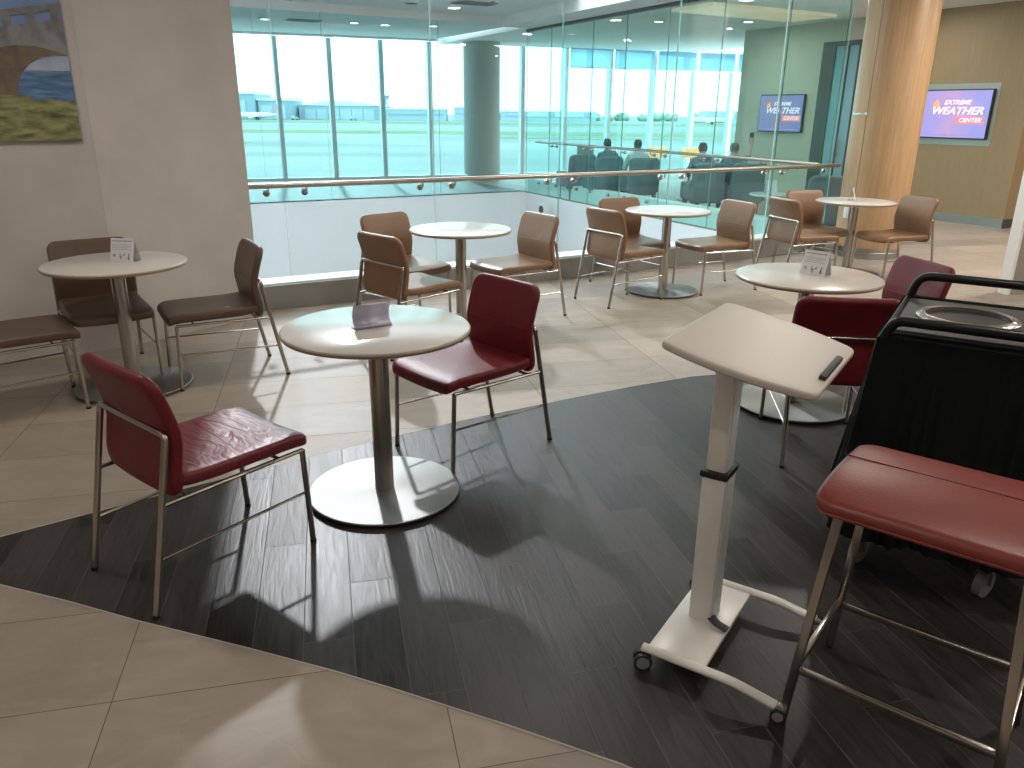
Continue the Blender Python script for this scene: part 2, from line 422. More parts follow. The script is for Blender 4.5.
for i, (a, b_n) in enumerate(zip(ji, ji[1:])):
    bm = bm_new(); seg_box(bm, W(si(a), a+.005), W(si(b_n), b_n-.005), 0, CEIL, .012, -1)
    bmesh.ops.recalc_face_normals(bm, faces=bm.faces[:])
    for f in bm.faces: f.material_index = 0 if abs(f.normal.dot(Vector((*EX, 0)))) > .7 else 1
    struct('window_%d' % (i+7), bm, [M_['glassI'], M_['frameedge']])
jf = [-3, -.3, 2.0, 4.0, 6.3, 8.0]
jf = [-3.0, -.35, 3.0, 4.14, 6.30, 8.2]
for i, (a, b_s) in enumerate(zip(jf, jf[1:])):
    pane('window_%d' % (i+14), a+.004, b_s-.004, 14.2, 14.212, .02, 3.1, M_['glassF'])

# handrails: near and inner
def handrail(name, p, q, z, brk, out, lab):
    rt = empty(name, (p[0], p[1], 0)); o_ = Vector((p[0], p[1], 0))
    b_ = bm_new(); tube(b_, [Vector((*p, z))-o_, Vector((*q, z))-o_], .021, 16); obj('rail', b_, M_['handrail'], rt)
    for x, y in brk:
        b_ = bm_new(); c0 = Vector((x, y, 0))-o_; on = Vector((*out, 0))
        tube(b_, [c0+on*.09+Vector((0, 0, z-.015)), c0+on*.09+Vector((0, 0, z-.06)), c0+on*.01+Vector((0, 0, z-.062))], .007, 8, rad=.03)
        cyl(b_, c0+on*.004+Vector((0, 0, z-.062)), c0+on*.028+Vector((0, 0, z-.062)), .026, 20)
        obj('bracket', b_, M_['steel'], rt)
    tag(rt, lab, 'handrail'); return rt
M_['handrail'] = mat('warm satin handrail', (.46, .40, .35), .3, 1)
o2 = (-EN[0], -EN[1])
pn = [W(1.24+x, 6.37) for x in (.09, .39, 1.38, 1.68, 2.66, 2.95, 4.00, 4.28, 5.44, 5.72, 6.40)]
a, b2 = W(.95, 6.28), W(7.80, 6.28)
handrail('handrail', a.xy, b2.xy, 1.0, [(p.x, p.y) for p in pn], o2, 'long satin metal handrail along the near glass partition behind the tables')
pi_ = [W(si(x), x) for x in (6.9, 7.18, 7.45, 8.36, 8.64, 9.55, 9.83, 10.64, 10.92, 11.64, 11.92, 12.9, 13.1)]
a, b2 = W(si(6.5)-.09, 6.5), W(si(13.6)-.09, 13.6)
handrail('handrail', a.xy, b2.xy, 1.0, [(p.x, p.y) for p in pi_], (-EX[0], -EX[1]), 'pale handrail on the inner glass partition running away from the column')
for k, n_ in enumerate((13.6, 12.9, 12.13, 11.68, 11.07, 10.59, 9.95, 9.4, 8.8, 8.2, 7.6, 7.0)):
    b_ = bm_new(); p = W(si(n_)-.04, n_, .22); q = W(si(n_), n_, .22); cyl(b_, p, q, .028, 16)
    tag(obj('glass_standoff', b_, M_['chrome']), 'small round steel standoff bolt at the foot of the inner glass', 'bolt', 'standoff bolts along the foot of the inner glass partition')
# track at the top of the inner glass
bm = bm_new(); seg_box(bm, W(si(6.4)-.03, 6.4), W(si(14.2)-.03, 14.2), CEIL-.05, CEIL, .08, -1); struct('trim_5', bm, M_['darkframe'])

# ------------------------------------------------------------------ ceilings and beam, skylight over the void
bm = bm_new(); prism(bm, [W(-8, -8), W(13.5, -8), W(13.5, 6.37), W(-8, 6.37)], CEIL, CEIL+.2); struct('ceiling', bm, M_['ceil'])
bm = bm_new(); prism(bm, [W(7.81, 6.37), W(13.5, 6.37), W(13.5, 17.2), W(8.2, 18.4)], CEIL, CEIL+.2); struct('ceiling', bm, M_['ceil'])
bm = bm_new(); prism(bm, [W(-6, 11.3), W(8.05, 11.3), W(8.2, 14.2), W(-6, 14.2)], 3.24, 3.4); struct('ceiling', bm, M_['ceil'])
bm = bm_new(); prism(bm, [W(-4, 14.5), W(8.0, 14.5), W(8.0, 18.4), W(3.5, 19.2), W(-4, 22)], 3.13, 3.3); struct('ceiling', bm, M_['ceil'])
bm = bm_new(); wbox(bm, -6, 8.0, 14.15, 14.5, 3.1, 3.3); struct('trim_6', bm, M_['ceil'])
bm = bm_new(); wbox(bm, -6, 8.0, 6.37, 11.3, 3.40, 3.412)
struct('window_20', bm, M_['glassS'])
bm = bm_new(); seg_box(bm, W(si(6.37)-.02, 6.37), W(si(14.2)-.02, 14.2), CEIL, 3.45, .12, -1); struct('trim_7', bm, mat('grey fascia', (.34, .36, .36), .8))
bm = bm_new(); wbox(bm, -6, 8.0, 6.30, 6.42, CEIL, 3.45); struct('trim_8', bm, M_['ceil'])
bm = bm_new(); prism(bm, [W(7.2, 6.37), W(7.81, 6.37), W(8.2, 14.15), W(7.6, 14.15)], CEIL+.01, 3.45); struct('ceiling', bm, M_['ceil'])
# glowing panel under the inner ceiling, stands in for a warm glass reflection
bm = bm_new(); wbox(bm, 8.4, 11.0, 9.3, 10.2, CEIL-.05, CEIL-.002); struct('trim_9', bm, M_['warmreflection'])
def ceil_thing(name, s, n, z, label, cat, size, m, grp=None, round_=False):
    b_ = bm_new(); p = W(s, n, z)
    if round_:
        lathe(b_, [(0, -.012), (size*.72, -.012), (size*.75, -.02), (size, -.02), (size, 0), (0, 0)], 32, [1, 1, 0, 0, 0]); o = obj(name, b_, [M_['white'], m], None, True, p)
    else:
        box(b_, (0, 0, -.008), (size, size*.55, .014), BANG); 
        for k in range(5): box(b_, (*(W(0, (k-2)*size*.09).xy), -.018), (size*.9, .012, .008), BANG)
        o = obj(name, b_, m, None, False, p)
    tag(o, label, cat, grp); return o
grille = mat('grey vent grille', (.28, .29, .29), .6)
ceil_thing('ceiling_vent', 6.3, 12.7, 3.24, 'grey rectangular ceiling vent above the void, right of the round speaker', 'vent', .7, grille)
ceil_thing('ceiling_vent', 4.3, 13.0, 3.24, 'grey rectangular ceiling vent above the void, left of the round speaker', 'vent', .7, grille)
ceil_thing('ceiling_speaker', 5.4, 13.2, 3.24, 'dark round ceiling speaker between two vents above the void', 'speaker', .13, mat('dark speaker mesh', (.05, .05, .05), .6), None, True)
for k, (s, n) in enumerate(((3.6, 15.9), (5.2, 15.6), (6.7, 15.3))):
    lab = ['leftmost small bright oval downlight above the far windows', 'middle small bright oval downlight above the far windows', 'right small bright oval downlight above the far windows, nearest the grey column'][k]
    ceil_thing('ceiling_light', s, n, 3.13, lab, 'light', .10, M_['downlight'], None, True)
ceil_thing('ceiling_vent', 4.3, 15.8, 3.13, 'slim grey vent in the window side ceiling beside the left downlight', 'vent', .6, grille)
for k, (s, n) in enumerate(((9.3, 11.6), (10.6, 10.8), (10.9, 8.3))):
    lab = ['small bright downlight in the far lounge ceiling, above the seated people', 'small bright downlight in the far lounge ceiling, in front of the wall screen', 'small bright downlight in the far lounge ceiling, nearest the glass end'][k]
    ceil_thing('ceiling_light', s, n, CEIL, lab, 'light', .10, M_['downlight'], None, True)
bm = bm_new(); wbox(bm, -2.1, -1.9, 14.3, 20.5, 0, 3.3); struct('wall_left', bm, M_['voidwall'])
# fire sprinklers
for k, (s, n) in enumerate(((3.9, 12.6), (6.5, 12.4))):
    b_ = bm_new(); p = W(s, n, 3.24); lathe(b_, [(0, 0), (.04, 0), (.04, -.008), (.012, -.012), (.012, -.05), (.03, -.055), (.03, -.06), (0, -.06)], 16)
    tag(obj('sprinkler', b_, M_['steel'], None, True, p), ['small sprinkler head hanging over the void, on the left', 'small sprinkler head hanging over the void, on the right'][k], 'sprinkler')

# ------------------------------------------------------------------ window wall
WP, WD = Vector((0, 20.4)), Vector((.9348, .3552)); WN = Vector((-WD.y, WD.x))
def wp(t): return WP + WD*t
mull = [-11.4, -10.2, -9.04, -7.85, -6.72, -5.62, -4.45, -3.28, -2.13, -.95, .23, 1.40, 2.64, 3.91, 5.17, 6.39, 7.6, 8.8]
for i, t_ in enumerate(mull):
    b_ = bm_new(); seg_box(b_, wp(t_-.05), wp(t_+.05), 0, 3.07, .16, 1); struct('trim_10', b_, M_['frame'])
for i, (a, b2) in enumerate(zip(mull, mull[1:])):
    b_ = bm_new(); p, q = wp(a+.05)+WN*.08, wp(b2-.05)+WN*.08; seg_box(b_, p, q, .06, 3.07, .01, 1); struct('window_%d' % (21+i), b_, M_['glassW'])
bm = bm_new(); seg_box(bm, wp(-12), wp(9), 0, .06, .2, 1); struct('trim_11', bm, M_['frame'])
bm = bm_new(); seg_box(bm, wp(-12), wp(9), 3.09, 3.6, .2, 1); struct('trim_12', bm, M_['frame'])
# roller shades over the right windows
for k in range(5):
    a, b2 = mull[11+k]+.06, mull[12+k]-.06
    rt = empty('window_shade', (*wp((a+b2)/2), 0)); ctr = wp((a+b2)/2)
    b_ = bm_new(); p, q = wp(a)-WN*.06-ctr, wp(b2)-WN*.06-ctr; seg_box(b_, p, q, 2.62, 3.06, .012, 1); obj('fabric', b_, M_['blind'], rt, False)
    b_ = bm_new(); seg_box(b_, p, q, 2.59, 2.62, .02, 1, 0, .004); obj('bottom_bar', b_, M_['frame'], rt)
    tag(rt, 'pale blue %s lowered over the top of a far window' % 'roller shade strip', 'window shade', 'roller shades over the right hand far windows')
# far column in front of the windows
b_ = bm_new(); lathe(b_, [(0, 0), (.36, 0), (.36, .12), (.43, .12), (.43, 3.13), (0, 3.13)], 48)
pc = WP + WD*(-1.06) - WN*.62
tag(obj('column', b_, M_['concretecol'], None, True, (pc.x, pc.y, 0)), 'thick round grey green column standing before the far windows', 'column')

# ------------------------------------------------------------------ right hand wall, screens, door, column
WS = 11.8
bm = bm_new(); wbox(bm, WS, WS+.25, 6.53, 8.7, 0, CEIL); struct('wall_right', bm, M_['wallwood'])
bm = bm_new(); wbox(bm, WS, WS+.25, 8.7, 12.08, 0, CEIL); struct('wall_right', bm, mat('wall paled by reflections', (.52, .50, .41), .6, var=.04, vscale=3))  # paler colour stands in for window reflections over this stretch of wall
bm = bm_new(); wbox(bm, WS+.02, WS+3, 6.53, 6.73, 0, CEIL); struct('wall_right', bm, M_['wallorange'])
bm = bm_new(); wbox(bm, WS-.012, WS, 6.53, 12.08, 0, .13); struct('baseboard_right', bm, M_['skirting'])
bm = bm_new(); wbox(bm, WS, WS+3, 6.518, 6.53, 0, .13); struct('baseboard_right', bm, M_['darkframe'])
bm = bm_new(); wbox(bm, 14.4, 14.6, -8, 12.6, 0, CEIL); struct('wall_right', bm, M_['wallwood'])
bm = bm_new(); wbox(bm, 13.4, 14.7, -8, 17, -.25, 0); struct('floor', bm, M_['tile'])
bm = bm_new(); wbox(bm, 13.4, 14.7, -8, 17, CEIL, CEIL+.2); struct('ceiling', bm, M_['ceil'])
bm = bm_new(); wbox(bm, -8, 14.6, -8.2, -8, 0, CEIL); struct('wall_front', bm, M_['wallL'])
bm = bm_new(); wbox(bm, -8.2, -8, -8, 6, 0, CEIL); struct('wall_left', bm, M_['wallL'])
bm = bm_new(); wbox(bm, -8.2, .3, 6.0, 6.4, 0, 3.6); struct('wall_left', bm, M_['wallL'])
# door with dark frame
bm = bm_new()
for n0, n1, z0, z1 in ((9.87, 10.14, 0, 2.72), (9.34, 9.40, 0, 2.72), (9.60, 9.63, 0, 2.66), (9.34, 10.14, 2.64, 2.72)): wbox(bm, WS-.04, WS, n0, n1, z0, z1)
d_ = struct('door_1', bm, M_['darkframe'])
b_ = bm_new(); wbox(b_, WS-.02, WS-.005, 9.40, 9.87, .02, 2.64); obj('door_panel', b_, mat('pale blue door glass', (.22, .40, .45), .15), d_, False)
b_ = bm_new(); p = W(WS-.05, 9.56, 1.0); cyl(b_, p-Vector((0, 0, .15)), p+Vector((0, 0, .15)), .012, 12); obj('door_handle', b_, M_['chrome'], d_)

def television(s, nc, zc, w, h, label, seedt):
    # local: x right along wall seen from the room, y up, z out of the wall
    rt = empty('television', W(s, nc, zc)); rt.rotation_euler = Matrix(((-EN[0], 0, -EX[0]), (-EN[1], 0, -EX[1]), (0, 1, 0))).to_euler()
    b_ = bm_new(); box(b_, (0, 0, .03), (w, h, .055), 0, .006)
    obj('casing', b_, M_['black'], rt)
    b_ = bm_new(); box(b_, (0, 0, .0585), (w-.035, h-.035, .002))
    m, t, b = nt('lit weather broadcast')
    tc = t.nodes.new('ShaderNodeTexCoord'); sp = t.nodes.new('ShaderNodeSeparateXYZ'); t.links.new(tc.outputs['Object'], sp.inputs[0])
    nz = t.nodes.new('ShaderNodeTexNoise'); nz.inputs['Scale'].default_value = 3; t.links.new(tc.outputs['Object'], nz.inputs['Vector'])
    ad = t.nodes.new('ShaderNodeMath'); ad.operation = 'MULTIPLY_ADD'; ad.inputs[1].default_value = .9; t.links.new(sp.outputs[0], ad.inputs[0]); t.links.new(nz.outputs[0], ad.inputs[2])
    r = t.nodes.new('ShaderNodeValToRGB'); r.color_ramp.elements[0].position = .1; r.color_ramp.elements[0].color = (.46, .42, .92, 1)
    r.color_ramp.elements[1].position = .95; r.color_ramp.elements[1].color = (.40, .42, .95, 1)
    e_ = r.color_ramp.elements.new(.5); e_.color = (.68, .44, .80, 1)
    t.links.new(ad.outputs[0], r.inputs[0]); t.links.new(r.outputs[0], b.inputs['Emission Color']); b.inputs['Emission Strength'].default_value = .92 if seedt == 0 else .55
    b.inputs['Base Color'].default_value = (.02, .02, .02, 1); b.inputs['Roughness'].default_value = .2
    sc = obj('screen', b_, m, rt, False); sc['label'] = 'lit violet and blue weather screen'
    wh = emis('lit lilac letters', (.92, .74, .92), .78 if seedt == 0 else .5); rd = emis('lit red panel', (.95, .20, .18), .8)
    for body, sz, x, y, sh, bo, sx, mm in (('EXTREME', .088, .03, .165, .3, .002, 1.1, wh), ('WEATHER', .145, .04, .045, .3, .003, 1.2, wh), ('CENTER', .085, .27, -.085, .2, .002, 1.1, wh)):
        o = text_mesh(body, sz, sh, bo, 'lettering', sx); o.data.materials.clear(); o.data.materials.append(mm); o.parent = sc; o.location = (x, y, .0625)
    b_ = bm_new(); box(b_, (.27, -.085, .0605), (.42, .10, .002)); obj('banner', b_, rd, sc, False)
    b_ = bm_new(); prism(b_, [(-.33, .10), (-.27, .10), (-.25, .14), (-.27, .18), (-.29, .21), (-.31, .17), (-.35, .14)], .060, .062); obj('emblem', b_, emis('lit orange', (1, .35, .1), .8), sc, False)
    b_ = bm_new(); box(b_, (0, -h/2+.05, .0605), (w-.1, .012, .002)); obj('ticker', b_, emis('lit dark blue', (.25, .25, .7), .5), sc, False)
    tag(rt, label, 'television'); return rt
television(WS-.0, 7.55, 1.57, 1.10, .70, 'wall mounted television with a violet weather show, right of the wood column', 0)
television(WS-.0, 10.92, 1.56, 1.05, .66, 'television seen through the glass on the far lounge wall', 1)
# brushed recess behind the television
bm = bm_new(); wbox(bm, WS-.004, WS, 6.95, 8.2, 1.13, 2.0); struct('trim_13', bm, mat('brushed alloy plate', (.42, .42, .38), .4, .6))

# wood clad column
col = empty('column', (4.14, 9.12, 0))
b_ = bm_new(); lathe(b_, [(0, .12), (.362, .12), (.362, 3.05), (0, 3.05)], 96); obj('wood_cladding', b_, M_['colwood'], col)
b_ = bm_new(); lathe(b_, [(0, 0), (.355, 0), (.355, .12), (0, .12)], 96); obj('steel_base', b_, M_['skirting'], col)
b_ = bm_new(); a_ = R(212); cyl(b_, (.362*math.cos(a_), .362*math.sin(a_), .12), (.362*math.cos(a_), .362*math.sin(a_), 3.05), .003, 6); obj('panel_joint', b_, M_['darkframe'], col)
b_ = bm_new()
for k in range(10):
    a1, a2 = R(172+4*k), R(176+4*k)
    v = [b_.verts.new((.364*math.cos(a), .364*math.sin(a), z)) for a, z in ((a1, 1.555), (a2, 1.555), (a2, 1.575), (a1, 1.575))]; b_.faces.new(v)
obj('metal_band', b_, M_['chrome'], col)
tag(col, 'thick round column clad in honey wood behind the tables at right', 'column')
b_ = bm_new(); box(b_, (0, 0, 0), (.008, .075, .12), 0, .003); box(b_, (-.005, 0, .025), (.004, .03, .035), 0, .001); box(b_, (-.005, 0, -.025), (.004, .03, .035), 0, .001)
a_ = R(199); o = obj('wall_outlet', b_, M_['white'], None, True, (4.14+.366*math.cos(a_), 9.12+.366*math.sin(a_), .50)); o.rotation_euler.z = a_+PI
tag(o, 'small white power outlet on the lower left of the wood column', 'outlet')
# small brown wedge fixture by the ceiling
b_ = bm_new(); lathe(b_, [(0, 0), (.13, 0), (.13, .03), (.02, .36), (0, .36)], 4)
o = obj('ceiling_fixture', b_, mat('brown shade', (.16, .09, .06), .6), None, False, (4.72, 11.0, 2.69)); o.rotation_euler.z = .4
tag(o, 'small brown pyramid shaped fixture under the ceiling, left of the wood column', 'fixture')

# white pillar with grey panel at far right
PD = Vector((.985, .17)); pp = Vector((4.55, 7.02))
bm = bm_new(); seg_box(bm, pp, pp+PD*.03, 0, CEIL, .12, 1); seg_box(bm, pp+PD*.19, pp+PD*1.2, 0, CEIL, .12, 1); struct('wall_right', bm, mat('bright white frame', (.80, .78, .74), .5))
bm = bm_new(); seg_box(bm, pp+PD*.03, pp+PD*.19, 0, CEIL, .08, 1); struct('trim_14', bm, mat('taupe panel', (.30, .27, .23), .5))

# ------------------------------------------------------------------ side chairs
HW = .2190
def back_y(z):            # rear face of the backrest
    pts = [(.37, -.196), (.45, -.198), (.56, -.180), (.61, -.182), (.70, -.208), (.83, -.256)]
    for (z0, y0), (z1, y1) in zip(pts, pts[1:]):
        if z <= z1:
            t = max(0, (z-z0)/(z1-z0)); return y0+(y1-y0)*t
    return pts[-1][1]
def make_chair(leather, seatm=None):
    rt = empty('side_chair', (0, 0, 0))
    b_ = bm_new()
    def fs(x, y, z):       # seat: local y forward
        yy = y+.078; drop = 0
        if yy > .26: drop = -.9*(yy-.26)**2*3
        return Vector((x, yy, .416+z+drop + .010*(abs(x)/.22)**2 + (.012*((-.02-yy)/.15)**2 if yy < -.02 else 0)))
    slab(b_, outline(.445, .52, (.045, .02, .02, .045)), .050, .017, fs, 0, .004)
    obj('seat', b_, seatm or leather, rt)
    b_ = bm_new()
    def fb(x, y, z):       # back: y is height
        h = .585+y; yr = back_y(h); e = .01
        sl = (back_y(h+e)-back_y(h-e))/(2*e); nv = Vector((0, 1, -sl)).normalized()
        return Vector((x, yr, h)) + nv*(z+.020) + Vector((0, .018*(1-(x/.22)**2)*-.6, 0))
    slab(b_, outline(.458, .41, (.055, .055, .045, .045), sub=14), .042, .018, fb)
    bk = obj('backrest', b_, leather, rt)
    b_ = bm_new(); tube(b_, [fb(-.205+.041*k, .015, .0215) for k in range(11)], .0022, 6); obj('seam', b_, leather, bk)
    for sx in (-1, 1):
        b_ = bm_new(); tube(b_, [(sx*HW, -.31, .006), (sx*HW, -.199, .57)], .0115, 12); l = obj('leg', b_, M_['chrome'], rt)
        b_ = bm_new(); cyl(b_, (sx*HW, -.311, 0), (sx*HW, -.309, .012), .013, 12); obj('foot_cap', b_, M_['black'], l)
        b_ = bm_new(); tube(b_, [(sx*HW, .31, .006), (sx*HW, .295, .385)], .0105, 12); l = obj('leg', b_, M_['chrome'], rt)
        b_ = bm_new(); cyl(b_, (sx*HW, .31, 0), (sx*HW, .31, .012), .012, 12); obj('foot_cap', b_, M_['black'], l)
        b_ = bm_new(); tube(b_, [(sx*HW, -.275, .195), (sx*HW, .302, .215)], .0055, 8); obj('stretcher', b_, M_['chrome'], rt)
    b_ = bm_new(); tube(b_, [(-HW, -.200, .56), (-HW, -.194, .602), (HW, -.194, .602), (HW, -.200, .56)], .0115, 12, rad=.035); obj('back_rail', b_, M_['chrome'], rt)
    b_ = bm_new()
    for sx in (-1, 1): tube(b_, [(sx*HW, -.240, .376), (sx*HW, .296, .386)], .0085, 8)
    tube(b_, [(-HW, .20, .383), (HW, .20, .383)], .007, 8); tube(b_, [(-HW, -.155, .378), (HW, -.155, .378)], .007, 8)
    obj('seat_frame', b_, M_['chrome'], rt)
    return rt
protos = {'red': make_chair(M_['redleather'], M_['crumple']), }
used = {}
def chair(kind, x, y, deg, label, grp=None):
    if kind not in protos:
        protos[kind] = make_chair({'redplain': M_['redleather'], 'brown': M_['brownleather'], 'dark': M_['darkbrown']}[kind])
    o = protos[kind] if kind not in used else copy_tree(protos[kind]); used[kind] = 1
    o.location = (x, y, 0.0015 if kind in ('red', 'redplain') else 0); o.rotation_euler.z = R(deg-90)
    tag(o, label, 'chair', grp); return o
G1, G2 = 'red leather side chairs', 'brown leather side chairs'
chair('red', -1.120, 2.493, 51.0, 'red leather chair with crumpled seat, nearest the camera at left, seen from behind', G1)
chair('redplain', -.185, 3.545, 222.8, 'dark red leather chair facing the foreground round table from its far side', G1)
chair('redplain', 1.521, 3.56, 82, 'dark red chair seen from behind between the tilted desk and black cart', G1)
chair('redplain', 2.07, 4.22, 192, 'red leather chair with sunlit backrest behind the black cart', G1)
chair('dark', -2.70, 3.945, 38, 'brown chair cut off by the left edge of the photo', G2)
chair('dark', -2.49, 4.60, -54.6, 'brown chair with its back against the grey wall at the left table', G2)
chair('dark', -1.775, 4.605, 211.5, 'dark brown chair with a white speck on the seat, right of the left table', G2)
chair('brown', -.735, 5.24, 46.5, 'brown chair seen from behind, front left of the table nearest the wall edge', G2)
chair('brown', -.865, 6.02, -44, 'brown chair backing onto the glass, rear left of the table nearest the wall edge', G2)
chair('brown', .045, 6.11, 216, 'brown chair facing left on the right side of the table nearest the wall edge', G2)
chair('brown', .93, 6.72, 36, 'brown chair seen from behind, left of the middle table by the glass', G2)
chair('brown', 1.09, 7.28, -63, 'brown chair backing onto the glass, behind the middle table by the glass', G2)
chair('brown', 1.893, 7.21, 204.2, 'brown chair facing left on the right side of the middle table by the glass', G2)
chair('brown', 2.79, 7.66, 20, 'brown chair seen from behind at the table in front of the wood column', G2)
chair('brown', 3.135, 8.20, -72, 'brown chair backing onto the end of the glass, left of the wood column', G2)
chair('brown', 3.82, 7.78, 198.5, 'brown chair facing left in front of the wood column, farthest right of the brown chairs', G2)
b_ = bm_new(); box(b_, (0, 0, .0), (.022, .012, .002)); sp_ = obj('paper_scrap', b_, M_['paper'], None, False, (-1.70, 4.50, .448)); tag(sp_, 'tiny white paper scrap on a dark brown chair seat', 'paper')

# ------------------------------------------------------------------ round tables
def make_table():
    rt = empty('round_table', (0, 0, 0))
    b_ = bm_new(); r = .378
    lathe(b_, [(0, .715), (r-.02, .715), (r-.006, .718), (r-.001, .724), (r, .731), (r-.004, .737), (r-.010, .740), (0, .740)], 96, [1, 1, 1, 1, 1, 0, 0]); obj('tabletop', b_, [M_['top'], M_['topedge']], rt)
    b_ = bm_new(); lathe(b_, [(0, .7), (.16, .7), (.16, .712), (0, .712)], 32); obj('mounting_plate', b_, M_['blacksteel'], rt)
    b_ = bm_new(); lathe(b_, [(0, .022), (.040, .022), (.040, .70), (0, .70)], 48); obj('column', b_, M_['steel'], rt)
    b_ = bm_new(); lathe(b_, [(0, .010), (.318, .010), (.322, .013), (.322, .020), (.319, .023), (0, .023)], 128); bs = obj('base_disc', b_, M_['disc'], rt)
    b_ = bm_new(); lathe(b_, [(0, 0), (.29, 0), (.29, .010), (0, .010)], 64); obj('glide_ring', b_, M_['blacksteel'], bs)
    return rt
tp = make_table(); tl = [(-.545, 3.005, 'round cream table on a steel disc base in the foreground, between the red chairs'),
    (-2.24, 4.335, 'round cream table with a tent card by the grey wall at left'),
    (-.390, 5.77, 'round cream table by the glass nearest the end of the grey wall'),
    (1.378, 7.04, 'middle round cream table by the glass, behind the tilted desk'),
    (3.43, 7.95, 'round cream table in front of the wood column'),
    (1.588, 4.125, 'round cream table partly hidden by the tilted desk, with a tent card')]
for i, (x, y, l) in enumerate(tl):
    o = tp if i == 0 else copy_tree(tp); o.location = (x, y, .0015 if i in (0, 5) else 0); tag(o, l, 'table', 'round cream pedestal tables')

# curved menu holder on the foreground table
hd = Vector((.125, .082, 0)).normalized(); b_ = bm_new()
prof = [(-.075, .002), (-.03, .001), (0, .004), (.016, .02), (.022, .04), (.018, .065), (.004, .09), (-.004, .100), (-.012, .103)]
prof = [(.030, .0015), (.0, .0015), (-.022, .002), (-.008, .010), (.004, .025), (.009, .045), (.004, .068), (-.004, .085), (-.008, .094)]
rr = []
for (u, z) in prof: rr.append([b_.verts.new((sx*.078, u, z)) for sx in (-1, 1)])
for a, c2 in zip(rr, rr[1:]): b_.faces.new((a[0], a[1], c2[1], c2[0]))
o = obj('menu_holder', b_, M_['holder'], None, True, (-.562, 3.0, .7425)); o.rotation_euler.z = math.atan2(.082, .125)
md = o.modifiers.new('s', 'SOLIDIFY'); md.thickness = .0015
tag(o, 'curved blank metal menu holder on the foreground round table', 'menu holder')

def tent(x, y, rz, label, w=.140, h=.128, d=.080, z0=.7405, printed=True):
    rt = empty('tent_card', (x, y, z0), rz)
    b_ = bm_new()
    for sy in (-1, 1):
        a = [b_.verts.new(p) for p in ((-w/2, sy*d/2, 0), (w/2, sy*d/2, 0), (w/2, 0, h), (-w/2, 0, h))]; b_.faces.new(a)
    a = [b_.verts.new(p) for p in ((-w/2, -d/2, 0), (w/2, -d/2, 0), (w/2, d/2, 0), (-w/2, d/2, 0))]; b_.faces.new(a)
    ob = obj('folded_card', b_, M_['paper'], rt, False); md = ob.modifiers.new('s', 'SOLIDIFY'); md.thickness = .0008; md.offset = 1
    if printed:
        nrm = math.atan2(h, d/2)
        fr = empty('x', (0, 0, 0)); bpy.data.objects.remove(fr)
        b_ = bm_new(); Mx = Matrix.Translation((0, -d/2, 0)) @ Matrix.Rotation(nrm, 4, 'X')
        L_ = math.hypot(h, d/2)
        def bar(x0, x1, y0, y1):
            v = [b_.verts.new(Mx @ Vector((x, y, .0022))) for x, y in ((x0, y0), (x1, y0), (x1, y1), (x0, y1))]; b_.faces.new(v)
        random.seed(3)
        def words(y, hh, x0, x1):
            x = x0
            while x < x1:
                ww = random.uniform(.005, .012); bar(x, min(x+ww, x1), y, y+hh); x += ww+.0025
        words(L_*.86, .0055, -w*.42, w*.42)
        words(L_*.72, .0018, -w*.42, w*.40); words(L_*.66, .0018, -w*.42, w*.42); words(L_*.60, .0018, -w*.42, w*.3); words(L_*.52, .002, -w*.42, w*.42)
        for k in range(14):        # ring icon
            a1 = 2*PI*k/14; a2 = 2*PI*(k+1)/14
            v = [b_.verts.new(Mx @ Vector((-w*.32+rq*math.cos(a), L_*.28+rq*math.sin(a), .0022))) for rq, a in ((.009, a1), (.009, a2), (.0065, a2), (.0065, a1))]; b_.faces.new(v)
        bar(-w*.35, -w*.29, L_*.26, L_*.30)
        bar(-w*.08, -w*.05, L_*.22, L_*.38); bar(-w*.08, w*.02, L_*.20, L_*.26); bar(w*.04, w*.12, L_*.27, L_*.30); bar(w*.10, w*.13, L_*.27, L_*.38); bar(-w*.06, w*.0, L_*.12, L_*.18)
        bar(w*.29, w*.33, L_*.10, L_*.38); bar(w*.27, w*.35, L_*.10, L_*.24)
        obj('print', b_, M_['ink'], ob, False)
    tag(rt, label, 'table sign'); return rt
tent(-2.195, 4.37, R(-8), 'white tent card with printed notice on the left table by the grey wall')
tent(1.632, 4.15, R(-47), 'white tent card with printed notice on the table beside the black cart')
tent(3.42, 8.02, R(63), 'white tent card seen edge on, on the table before the wood column', .13, .12, .06, printed=False)

# ------------------------------------------------------------------ tilting mobile desk
la = R(-33.0)
ls = empty('mobile_laptop_desk', (.665, 2.0, .0015), la)          # local x along the feet, y towards the far side
WG = M_['whitegloss']
b_ = bm_new(); box(b_, (-.080, .01, .056), (.175, .45, .016), 0, .004); obj('base_plate', b_, WG, ls)
for sy in (-1, 1):
    b_ = bm_new(); tube(b_, [(-.178, sy*.228+.008, .062), (.03, sy*.228+.008, .062), (.09, sy*.228+.008, .062), (.215, sy*.228+.008, .040)], .015, 14, rad=.09, flat=(.016, .012)); ft = obj('foot_tube', b_, WG, ls)
    b_ = bm_new(); box(b_, (.225, sy*.228+.008, .036), (.040, .032, .026), 0, .008); obj('chrome_cap', b_, M_['chrome'], ft)
    # casters
    for (cx, cy, yaw, rr_, zz) in ((-.172, sy*.228 - .004, .5, .027, .027), (.222, sy*.228+.008, .2, .020, .020)):
        rt = empty('caster', (cx, cy, 0), yaw); rt.parent = ls; rt.name = 'caster'
        for q in (-1, 1):
            b_ = bm_new(); cyl(b_, (0, q*.006, zz), (0, q*.018, zz), rr_, 24); obj('wheel', b_, M_['rubber'], rt)
        for q in (-1, 1):
            b_ = bm_new(); cyl(b_, (0, q*.018, zz), (0, q*.020, zz), rr_*.72, 20); obj('hub_cover', b_, M_['greydisc'], rt)
